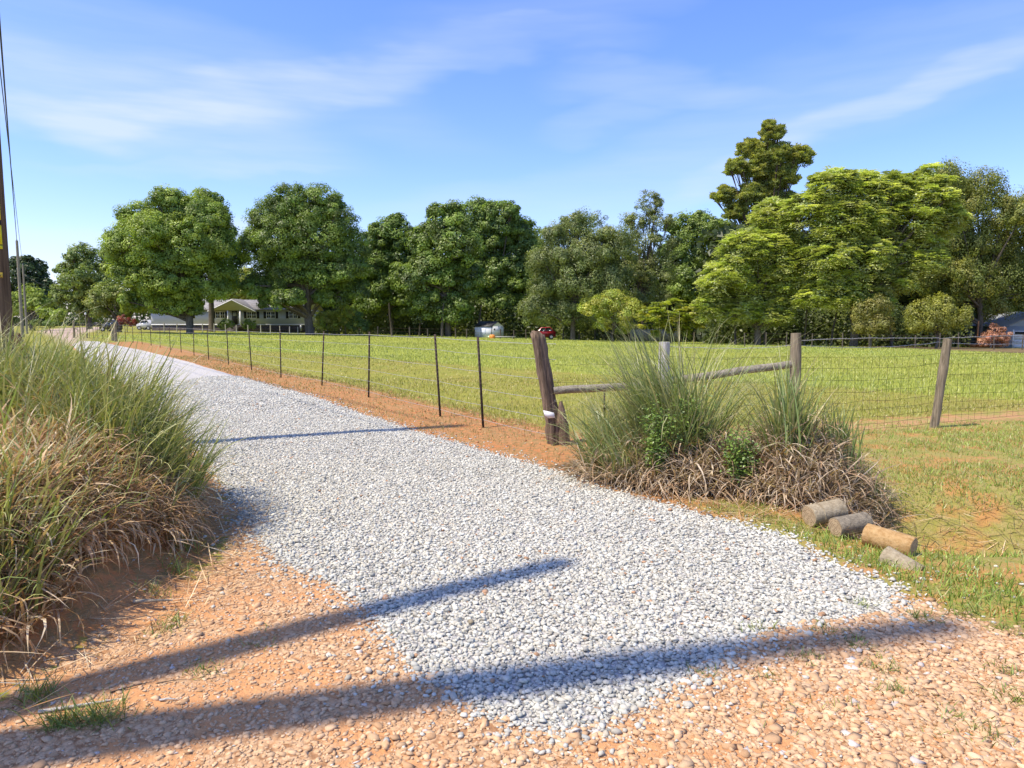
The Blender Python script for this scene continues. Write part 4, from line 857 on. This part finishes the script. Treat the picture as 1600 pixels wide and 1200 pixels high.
def pole_plates():
    yel = simple('yellow_plate', (.80, .68, .02), .5, .08, 20); blk = simple('black_digit', (.02, .02, .02), .6)
    g0 = float(height(NX, NY))
    def seg(mb, ch, cx, cz, w, h):
        S = {'9': 'abcdfg', '2': 'abged', '6': 'acdefg', '8': 'abcdefg', '1': 'bc'}[ch]; t = w * .2
        P_ = {'a': (0, h / 2, w, t), 'g': (0, 0, w, t), 'd': (0, -h / 2, w, t), 'f': (-w / 2, h / 4, t, h / 2), 'b': (w / 2, h / 4, t, h / 2), 'e': (-w / 2, -h / 4, t, h / 2), 'c': (w / 2, -h / 4, t, h / 2)}
        for s_ in S: a, b, c, d = P_[s_]; mb.box((cx + a, 0, cz + b), (c + t * .4, .004, d + t * .4))
    # plates face the camera, wrapped on the pole's front
    fx, fy = .60, -.80
    for (z0, z1, kind) in [(2.41, 2.63, 'p'), (2.36, 2.40, 'k'), (2.13, 2.35, 'p'), (2.08, 2.12, 'p')]:
        th = np.linspace(-.9, .93, 9); r_ = .1555 + (.002 if kind == 'p' else .003); a0 = math.atan2(fy, fx) - .35
        V = [(r_ * math.cos(a0 + t), r_ * math.sin(a0 + t), z) for z in (z0, z1) for t in th] + [((r_ - .006) * math.cos(a0 + t), (r_ - .006) * math.sin(a0 + t), z) for z in (z0, z1) for t in th]
        q = [(i, i + 1, i + 10, i + 9) for i in range(8)] + [(i + 18, i + 27, i + 28, i + 19) for i in range(8)] + [(i, i + 18, i + 19, i + 1) for i in range(8)] + [(i + 9, i + 10, i + 28, i + 27) for i in range(8)] + [(0, 9, 27, 18), (8, 26, 35, 17)]
        MB().add(V, q).build('number_plate', yel if kind == 'p' else blk, npole)
    rz = math.atan2(fy, fx) + math.pi / 2
    tag = MB().box((0, .002, 0), (.17, .003, .055)).build('number_tag', simple('tag_yellow', (.72, .5, .06), .5), npole)
    rr = .160; tag.location = (rr * fx * .62 + .02, rr * fy * 1.0, 1.78); tag.rotation_euler = (0, 0, .35)
    mb = MB(); 
    for i, ch in enumerate('926'): seg(mb, ch, -.05 + i * .05, 0, .022, .034)
    mb.build('digits', blk, tag)
pole_plates()
p2 = at(34, 500, 66); p3 = at(41, 500, 82)
pole('utility_pole', 'taller thin far utility pole with the wire reaching its tip', p2[0], 66, 8.9, .15)
pole('utility_pole', 'shorter thin far utility pole with the slack service wire', p3[0], 82, 7.9, .13)
# unseen poles added left of frame to cast shadow bands on road and drive
pole('utility_pole', 'unseen leaning pole added off the left edge to cast a shadow band over the gravel', -4.42, 1.15, 9.0, .15, lean=(0, 1.25), arm=False, deco=True)
pole('utility_pole', 'unseen pole added off the left edge to cast a shadow band over the tan road', -4.05, 1.95, 12.0, .17, lean=(0, -1.2), deco=True)
pole('utility_pole', 'unseen stub pole added beyond the left edge to cast a thin shadow on the drive', -9.2, 10.1, 6.8, .13)
def cable(name, label, pts, r_):
    mb = MB(); mb.tube(np.array(pts) - np.array(pts[0]), r_, 6); mb.build(name, M_CABLE, None, loc=tuple(float(q) for q in pts[0]), label=label, cat='cable')
def sagpts(a, b, sag, n=24):
    a = np.array(a, float); b = np.array(b, float); t = np.linspace(0, 1, n)[:, None]; p = a * (1 - t) + b * t; p[:, 2] -= (sag * 4 * t * (1 - t))[:, 0]; return p
cable('power_cable', 'dark overhead cable from the near pole to the tip of the far pole', sagpts((NX + .1, NY + .1, 9.45), (p2[0], 66, float(height(p2[0], 66)) + 8.9), .35), .022)
cable('power_cable', 'thin faint overhead cable running lower beside the main cable', sagpts((NX - .05, NY + .1, 8.2), (p3[0], 82, float(height(p3[0], 82)) + 7.9), .5), .012)
e = at(110, 455, 112); cable('service_cable', 'slack pale cable from the shorter far pole towards the trees', sagpts((p3[0], 82, float(height(p3[0], 82)) + 6.8), e, .5), .03)

# ------------------------------------------------------------------ house
def siding(name, c, pitch=.2):
    m, nt, N, L = newmat(name); g = G(N, L); tc = N.new('ShaderNodeTexCoord').outputs['Object']
    w = N.new('ShaderNodeTexWave'); w.wave_type = 'BANDS'; w.bands_direction = 'Z'; w.wave_profile = 'SAW'; w.inputs['Scale'].default_value = .314 / pitch; L.new(tc, w.inputs[0])
    n = g.noise(1.2, 4, .6, tc); col = g.mix(n, tuple(q * .9 for q in c), tuple(q * 1.08 for q in c))
    finish(N, L, col, .7, g.bump(w.outputs[0], .6, .02), .3); return m
def house():
    D = 106.0; xl = at(236, 500, D)[0]; xr = at(478, 500, D)[0]; g0 = float(height((xl + xr) / 2, D)); W_ = xr - xl
    root = thing('ranch_house', (xl, D, g0), 'long low grey ranch house with black shutters under the big oaks', 'house')
    X = lambda px: at(px, 500, D)[0] - xl
    Z = lambda py: at(400, py, D)[2] - g0
    wallm = siding('grey_siding', (.47, .48, .49)); roofm = simple('shingle_roof', (.27, .255, .24), .9, .2, 3, .2); brick = simple('dark_brick', (.09, .075, .07), .9, .4, 5)
    zt = Z(484); zs = Z(507.5)
    MB().box2((0, 0, zs), (W_, 8, zt)).build('wall', wallm, root)
    MB().box2((.05, .05, -.4), (W_ - .05, 7.95, zs - .003)).build('foundation', brick, root)
    MB().box2((-.02, -.05, zs - .05), (W_ + .02, -.003, zs + .08)).build('skirt_board', M_WHITE, root)
    zr = Z(472.5) + .35; ov = .45
    V = [(-ov, -ov, zt - .08), (W_ + ov, -ov, zt - .08), (W_ + ov, 4, zr), (-ov, 4, zr), (W_ + ov, 8 + ov, zt - .08), (-ov, 8 + ov, zt - .08)]; V += [(x, y, z + .16) for x, y, z in V]
    q = [(6, 7, 8, 9), (9, 8, 10, 11), (0, 3, 2, 1), (3, 5, 4, 2), (0, 1, 7, 6), (5, 11, 10, 4), (0, 6, 9, 3), (3, 9, 11, 5), (1, 2, 8, 7), (2, 4, 10, 8)]
    MB().add(V, q).build('roof', roofm, root)
    for x in (.003, W_ - .103): MB().add([(x, 0, zt), (x, 8, zt), (x, 4, zr - .02), (x + .1, 0, zt), (x + .1, 8, zt), (x + .1, 4, zr - .02)], [(0, 3, 4, 1)], [(0, 1, 2), (3, 5, 4)]).build('gable_wall', wallm, root)
    # porch gable
    a, b, c = X(334), X(398), X(367); za = Z(485) ; zc = Z(469.5); f = -.7
    MB().add([(a, f, za), (b, f, za), (c, f, zc), (a, 3.2, za), (b, 3.2, za), (c, 3.2, zc)], [(0, 3, 5, 2), (1, 2, 5, 4)], [(0, 1, 2)]).build('porch_gable', wallm, root)
    rr = MB()
    for s_, e_ in ((a, -1), (b, 1)):
        x0 = s_ + e_ * .5; z0 = za - .2
        rr.add([(x0, f - .3, z0), (c, f - .3, zc + .08), (c, 3.2, zc + .08), (x0, 3.2, z0), (x0, f - .3, z0 + .16), (c, f - .3, zc + .24), (c, 3.2, zc + .24), (x0, 3.2, z0 + .16)], [(0, 1, 5, 4), (4, 5, 6, 7), (0, 3, 2, 1), (0, 4, 7, 3)])
    rr.build('porch_roof', roofm, root)
    fm = MB()
    for s_, e_ in ((a, -1), (b, 1)): x0 = s_ + e_ * .5; z0 = za - .2; fm.add([(x0, f - .34, z0 - .06), (c, f - .34, zc + .0), (c, f - .34, zc + .14), (x0, f - .34, z0 + .08), (x0, f - .303, z0 - .06), (c, f - .303, zc + .0), (c, f - .303, zc + .14), (x0, f - .303, z0 + .08)], [(0, 1, 2, 3), (4, 7, 6, 5), (0, 4, 5, 1), (3, 2, 6, 7)])
    fm.build('fascia', M_WHITE, root)
    for px in (359, 378): MB().box2((X(px) - .09, f + .02, zs - .4), (X(px) + .09, f + .2, za - .003)).build('porch_column', M_WHITE, root)
    MB().box2((X(352), f, zs - .55), (X(384), -.06, zs - .12)).build('porch_floor', brick, root)
    for k in range(3): MB().box2((X(360), f - .35 * (k + 1), -.1), (X(376), f - .35 * k - .003, zs - .3 - .2 * k)).build('step', brick, root)
    dr = MB().box2((X(363), -.06, zs), (X(371.5), -.003, zs + 2.05)).build('door', simple('dark_door', (.03, .028, .026), .4), root)
    MB().box2((X(364.2), -.075, zs + 1.3), (X(370.3), -.063, zs + 1.9)).build('door_glass', simple('door_glass', (.25, .27, .28), .2), dr)
    MB().box2((X(370.4), -.10, zs + .95), (X(371), -.063, zs + 1.03)).build('handle', M_WIRE, dr)
    MB().box2((X(374), -.06, zs), (X(376), -.003, zs + 2.05)).build('sidelight', M_WHITE, root)
    glass = simple('window_glass', (.03, .035, .04), .12, .2, 2, .6)
    for px0, px1 in ((337, 352), (386, 401), (416.5, 430.5), (451.5, 465), (288, 300)):
        x0, x1 = X(px0), X(px1); z0, z1 = Z(497.5), Z(486.8); fr = MB(); t = .07
        fr.box2((x0, -.06, z0), (x1, -.003, z0 + t)).box2((x0, -.06, z1 - t), (x1, -.003, z1)).box2((x0, -.06, z0 + t), (x0 + t, -.003, z1 - t)).box2((x1 - t, -.06, z0 + t), (x1, -.003, z1 - t))
        xm = (x0 + x1) / 2; fr.box2((xm - .05, -.058, z0 + t), (xm + .05, -.003, z1 - t)); zm = (z0 + z1) / 2
        for xa, xb in ((x0 + t, xm - .05), (xm + .05, x1 - t)):
            fr.box2((xa, -.055, zm - .025), (xb, -.003, zm + .025)); xq = (xa + xb) / 2; fr.box2((xq - .015, -.05, z0 + t), (xq + .015, -.02, zm - .025)).box2((xq - .015, -.05, zm + .025), (xq + .015, -.02, z1 - t))
        w = fr.build('window', M_WHITE, root); MB().box2((x0 + t, -.018, z0 + t), (x1 - t, -.003, z1 - t)).build('pane', glass, w)
        for sx in (x0 - .42, x1 + .04): MB().box2((sx, -.045, z0), (sx + .38, -.003, z1)).build('shutter', M_BLACK, root)
    MB().box2((X(470), -.5, 0), (X(472), -.1, .9)).build('meter_box', M_WIRE, root)
house()

def white_shed():
    D = 96.0; s_ = D / F; c = at(768, 500, D); g0 = float(height(c[0], D)); rz = R(-38)
    root = thing('garden_shed', (c[0], D, g0), 'small white shed with black gable roof at the edge of the wood', 'shed'); root.rotation_euler = (0, 0, rz)
    # local: corner at origin; long side runs -x, gable end runs +y... oriented so both faces show
    Lx, Ly, h_, ap = 3.0, 2.6, 1.55, 2.15
    wm = siding('white_siding', (.74, .76, .78), .15)
    mb = MB(); mb.box2((-Lx, 0, 0), (0, Ly, h_)); mb.add([(0, 0, h_), (0, Ly, h_), (0, Ly / 2, ap), (-Lx, 0, h_), (-Lx, Ly, h_), (-Lx, Ly / 2, ap)], [], [(0, 1, 2), (3, 5, 4)]); mb.build('wall', wm, root)
    r_ = MB()
    for y0, y1 in ((-.12, Ly / 2), (Ly + .12, Ly / 2)):
        z0, z1 = h_ - .06, ap + .02; V = [(-Lx - .1, y0, z0), (.1, y0, z0), (.1, y1, z1), (-Lx - .1, y1, z1)]; V += [(x, y, z + .07) for x, y, z in V]
        r_.add(V, [(0, 1, 2, 3), (4, 7, 6, 5), (0, 4, 5, 1), (1, 5, 6, 2), (0, 3, 7, 4)])
    r_.build('roof', M_BLACK, root)
    MB().box2((-.05, -.03, 0), (.02, .0 - .003, h_)).build('corner_trim', M_BLACK, root)
    MB().box2((.003, .5, 1.0), (.03, .75, 1.25)).build('vent', M_BLACK, root)
    MB().box2((-2.0, -.03, .1), (-1.0, -.003, 1.4)).build('door', simple('shed_door', (.62, .66, .72), .5), root)
white_shed()

def car(name, label, D, px0, px1, color, parts_label=None, rz=0.0):
    x0 = at(px0, 500, D)[0]; x1 = at(px1, 500, D)[0]; L_ = x1 - x0; xc = (x0 + x1) / 2; g0 = float(height(xc, D))
    root = thing(name, (xc, D, g0), label, 'car'); root.rotation_euler = (0, 0, rz); k = L_ / 4.6; paint = simple(name + '_paint', color, .25, .05, 3, .6); glass = simple('car_glass', (.03, .04, .05), .1, .1, 2, .7)
    prof = [(-2.3, .35), (-2.3, .85), (-2.1, 1.0), (-1.2, 1.08), (-.6, 1.55), (1.2, 1.6), (1.9, 1.1), (2.25, 1.0), (2.3, .35)]
    def ext(pr, w, y=0.0):
        n = len(pr); V = [(a * k, y - w / 2, b) for a, b in pr] + [(a * k, y + w / 2, b) for a, b in pr]
        return V, [(i, (i + 1) % n, n + (i + 1) % n, n + i) for i in range(n)], n
    V, q, n = ext(prof, 1.75); mb = MB(); cI = len(V); V += [(0, -.875, .8), (0, .875, .8)]
    mb.add(V, q, [(i, cI, (i + 1) % n) for i in range(n)] + [(n + i, n + (i + 1) % n, cI + 1) for i in range(n)]); mb.build('body', paint, root)
    for pr in ([(-1.05, 1.10), (-.55, 1.5), (.2, 1.53), (.2, 1.1)], [(.3, 1.1), (.3, 1.53), (1.15, 1.54), (1.6, 1.12)]):
        V, q, n = ext(pr, 1.79); MB().add(V, q + [(0, 1, 2, 3), (7, 6, 5, 4)]).build('window', glass, root)
    for sx in (-1.4, 1.4):
        for sy in (-.78, .78):
            w = MB().tube([(sx * k, sy - .12, .33), (sx * k, sy + .12, .33)], .33, 16).build('wheel', M_BLACK, root, smooth=False); MB().tube([(sx * k, sy - .13, .33), (sx * k, sy + .13, .33)], .18, 12).build('rim', M_WIRE, w)
    for sy in (-.65, .65): MB().box((-2.3 * k, sy, .75), (.06, .3, .14)).build('headlight', M_WHITE, root)
car('parked_car', 'red car parked under the grey green willow beyond the field', 92, 832, 868, (.35, .02, .03))
car('parked_car', 'dark vehicle parked in the shade under the low spreading tree', 100, 160, 186, (.012, .013, .016))
car('parked_van', 'white vehicle partly hidden beside the left end of the house', 112, 217, 240, (.6, .6, .6))

def garage():
    D = 82.0; x0 = at(1574, 500, D)[0]; g0 = float(height(x0, D))
    root = thing('garage', (x0, D, g0), 'blue grey sided garage with white door cut by the right edge', 'garage'); wm = siding('blue_siding', (.26, .31, .37), .22)
    w, d, h_, ap = 7.0, 7.0, 2.55, 4.1
    mb = MB(); mb.box2((0, 0, -.3), (w, d, h_)); mb.add([(0, 0, h_), (w, 0, h_), (w / 2, 0, ap), (0, d, h_), (w, d, h_), (w / 2, d, ap)], [], [(0, 1, 2), (3, 5, 4)]); mb.build('wall', wm, root)
    r_ = MB()
    for xa, xb in ((-.3, w / 2), (w + .3, w / 2)):
        z0, z1 = h_ - .12, ap + .03; V = [(xa, -.3, z0), (xa, d + .3, z0), (xb, d + .3, z1), (xb, -.3, z1)]; V += [(x, y, z + .12) for x, y, z in V]; r_.add(V, [(0, 1, 2, 3), (4, 7, 6, 5), (0, 4, 5, 1), (0, 3, 7, 4), (1, 5, 6, 2)])
    r_.build('roof', simple('garage_roof', (.3, .32, .33), .9), root)
    dr = MB()
    for k in range(4): dr.box2((.85, -.05, .0 + k * .5), (4.0, -.003, .49 + k * .5))
    do = dr.build('garage_door', M_WHITE, root); MB().box2((.95, -.065, 1.62), (3.9, -.053, 1.9)).build('door_window', M_BLACK, do)
    MB().box2((.72, -.045, 0), (.84, -.003, 2.15)).build('door_trim', M_WHITE, root)
garage()
def deck():
    D = 79.0; x0 = at(1527, 500, D)[0]; x1 = at(1571, 500, D)[0]; g0 = float(height(x0, D)); w = x1 - x0
    wood_ = simple('orange_deck_wood', (.42, .19, .07), .8, .25, 3); root = thing('deck', (x0, D, g0), 'orange brown timber deck with railing beside the copper shrub', 'deck')
    MB().box2((0, 0, .05), (w, 3, .3)).build('floor', wood_, root)
    mb = MB(); n = int(w / .16)
    for i in range(n): mb.box((i * .16 + .1, 0.05, .75), (.05, .04, .85))
    mb.build('baluster', wood_, root); MB().box2((0, 0, 1.18), (w, .1, 1.25)).build('rail', M_RAIL, root)
    for x, h_, m_ in ((.12, 3.0, wood_), (w * .52, 1.3, M_WHITE), (w - .1, 2.4, M_PALEPOST)): MB().box2((x - .07, -.08, 0), (x + .07, -.003, h_)).build('post', m_, root)
deck()
def small_things():
    D = 90; p = at(769, 500, D); g0 = float(height(p[0], D))
    mb = MB(); mb.tube([(0, 0, 0), (0, 0, .2), (0, 0, .4), (0, 0, .5)], [.35, .4, .36, .2], 12, jit=.05); mb.build('orange_tub', simple('orange_plastic', (.75, .27, .05), .5), None, loc=(p[0], D, g0), smooth=True, label='orange tub on the grass before the white shed', cat='tub')
    p = at(786, 500, D); mb = MB(); mb.box((0, 0, .25), (3.2, .25, .12)).box((-1.2, 0, .1), (.1, .2, .2)).box((1.2, 0, .1), (.1, .2, .2)); mb.build('timber_bench', M_PALEPOST, None, loc=(p[0], D, float(height(p[0], D))), label='low pale timber bench right of the orange tub', cat='bench')
    p = at(152, 500, 84); g0 = float(height(p[0], 84)); r_ = thing('mailbox', (p[0], 84, g0), 'dark box on thin legs at the end of the paved drive', 'mailbox')
    MB().box((0, 0, 1.05), (.6, .45, .5)).build('box', M_BLACK, r_)
    for sx in (-.22, .22): MB().tube([(sx, 0, -.1), (sx, 0, .8)], .03, 6).build('leg', M_BLACK, r_)
    p = at(134, 500, 86); g0 = float(height(p[0], 86)); r_ = thing('lamp_post', (p[0], 86, g0), 'thin pale lamp post on the far lawn', 'lamp post')
    MB().tube([(0, 0, 0), (0, 0, 2.2)], .04, 8).build('post', M_RAIL, r_); MB().tube([(0, 0, 2.2), (0, 0, 2.32), (0, 0, 2.5)], [.08, .13, .03], 8).build('lantern', M_WHITE, r_)
    # mound of red clay seen beside the near pole
    x, y = at(24, 500, 30)[0], 30.0
    mb = MB(); mb.tube([(0, 0, -.1), (0, 0, .5), (.05, 0, .85), (.1, 0, 1.15)], [.5, .4, .22, .05], 12, jit=.12); mb.build('clay_heap', simple('red_clay', (.17, .07, .04), .95, .3, 3), None, loc=(x, y, float(height(x, y))), label='reddish clay heap just right of the thick brown pole', cat='heap', smooth=True)
small_things()

# ------------------------------------------------------------------ sawn logs by the ditch
def logs():
    def endmat():
        m, nt, N, L = newmat('log_end'); g = G(N, L); tc = N.new('ShaderNodeTexCoord').outputs['Object']; n = g.noise(40, 4, .6, tc)
        w = N.new('ShaderNodeTexWave'); w.wave_type = 'RINGS'; w.rings_direction = 'X'; w.inputs['Scale'].default_value = 22; w.inputs['Distortion'].default_value = 2; L.new(tc, w.inputs[0])
        finish(N, L, g.mix(g.m('MULTIPLY', w.outputs[0], g.mr(n, .3, .6)), (.50, .37, .22), (.19, .12, .065)), .9, None, .2); return m
    em = endmat(); mats = {'tan': barkmat('tan_log', (.22, .17, .10), (.42, .35, .23), 14, 1), 'grey': barkmat('grey_log', (.12, .10, .07), (.32, .27, .19), 22, 1), 'orange': barkmat('orange_log', (.30, .16, .05), (.50, .33, .15), 12, 1)}
    g_ = 'sawn round logs at the driveway edge'
    for (px, py, L_, r_, az, m_, pitch, lab) in [(1263, 808, .30, .085, R(16), 'tan', .10, 'smooth tan log, leftmost of the sawn logs by the gravel'), (1304, 824, .28, .075, R(16), 'grey', .08, 'rough grey log second from the left by the gravel'),
                                               (1352, 834, .32, .080, R(-48), 'orange', -.10, 'orange brown log third from the left by the gravel'), (1380, 860, .24, .075, R(-50), 'tan', -.35, 'half buried pale log nearest the grass verge')]:
        x, y = flat(px, py + 14); z = float(height(x, y)) + r_ * (.95 if m_ != 'tan' or px < 1300 else .45)
        d = np.array([math.cos(az), math.sin(az), pitch]); d /= np.linalg.norm(d); t = np.array([0, .008, .02, .25, .5, .75, .98, .992, 1.0]) * L_
        mb = MB(); rr = r_ * np.array([.93, .985, 1, 1, 1.0, 1, 1, .985, .93]); mb.tube(np.outer(t, [1, 0, 0]), rr, 24, mcap=1, jit=.035)
        if px == 1263:
            th = np.linspace(0, 2 * math.pi, 25); mb.tube([(.09, (r_ + .002) * math.cos(q), (r_ + .002) * math.sin(q)) for q in th], .004, 5, cap=False)
        o = mb.build('sawn_log', [mats[m_], em], None, smooth=False, label=lab, cat='log', group=g_, loc=(x, y, z)); o.rotation_euler = Vector(d).to_track_quat('X', 'Z').to_euler()
        me = o.data; me.polygons.foreach_set('use_smooth', [p.material_index == 0 for p in me.polygons])
logs()
# broadleaf weeds in the right-hand clumps, sticks
def weed(px, py, D, r_, n, label):
    c = at(px, py, D); g0 = float(height(c[0], c[1])); root = thing('leafy_weed', (c[0], c[1], g0), label, 'weed', 'leafy green weeds in the grass clumps')
    H = c[2] - g0; mb = MB(); P_ = []
    for _ in range(16):
        e = np.array([rng.normal(0, r_ * .5), rng.normal(0, r_ * .35), H + rng.uniform(-.8, .9) * r_]); mb.tube([(0, 0, 0), e * np.array([.3, .3, .6]), e], [.005, .004, .0015], 4, cap=False)
        k = n // 16; t = rng.uniform(.45, 1.05, k)[:, None]; P_.append(e * t * np.array([.3, .3, 1]) * (1 - t) + e * t * t + rng.normal(0, .045, (k, 3)))
    P_ = np.vstack(P_); P_ = P_[P_[:, 2] > .05]; n = len(P_)
    V, Q, C = leaf_quads(P_, sph(n) * .6 + np.array([0, -.2, .9]), rng.uniform(.02, .045, n), pick(n, (.16, .25, .04), (.22, .32, .06), (.12, .2, .035)), .55)
    link('leaves', mesh_arrays('leaves', V, Q, C, [M_BLADE]), root); mb.build('stem', simple('weed_stem', (.14, .16, .05), .8), root)
weed(1160, 695, 6.25, .20, 1400, 'leafy green weed low in front between the two right hand grass mounds')
weed(1030, 665, 6.5, .22, 1200, 'leafy green weed low in the left tall grass clump')
weed(1085, 640, 6.7, .20, 1000, 'leafy green weed high in the middle of the tall grass clump')
weed(1320, 690, 6.5, .10, 300, 'tiny yellow green weed on top of the brown grass mound')
def stick(px, py, L_, az, r_, label, mat):
    x, y = flat(px, py); mb = MB(); mb.tube([(0, 0, 0), (L_ * .5 * math.cos(az), L_ * .5 * math.sin(az), .006), (L_ * math.cos(az + .1), L_ * math.sin(az + .1), 0)], [r_, r_ * .8, r_ * .3], 6, jit=.15)
    mb.build('stick', mat, None, loc=(x, y, float(height(x, y)) + r_), label=label, cat='stick', group='sticks lying on the bare clay')
stick(210, 958, .20, .02, .012, 'grey wood sliver lying right of the left bank foot', M_RAIL)
stick(172, 1085, .16, .5, .004, 'thin brown twig lying on the clay near the lower left shadow', M_WEATH)
stick(245, 1070, .12, .2, .003, 'second thin twig just right of the first on the clay', M_WEATH)
stick(250, 1097, .07, 0, .006, 'short pale twig on sunlit clay', M_PALEPOST)
stick(60, 1115, .3, .25, .008, 'long pale stalk at the bottom left corner', M_PALEPOST)
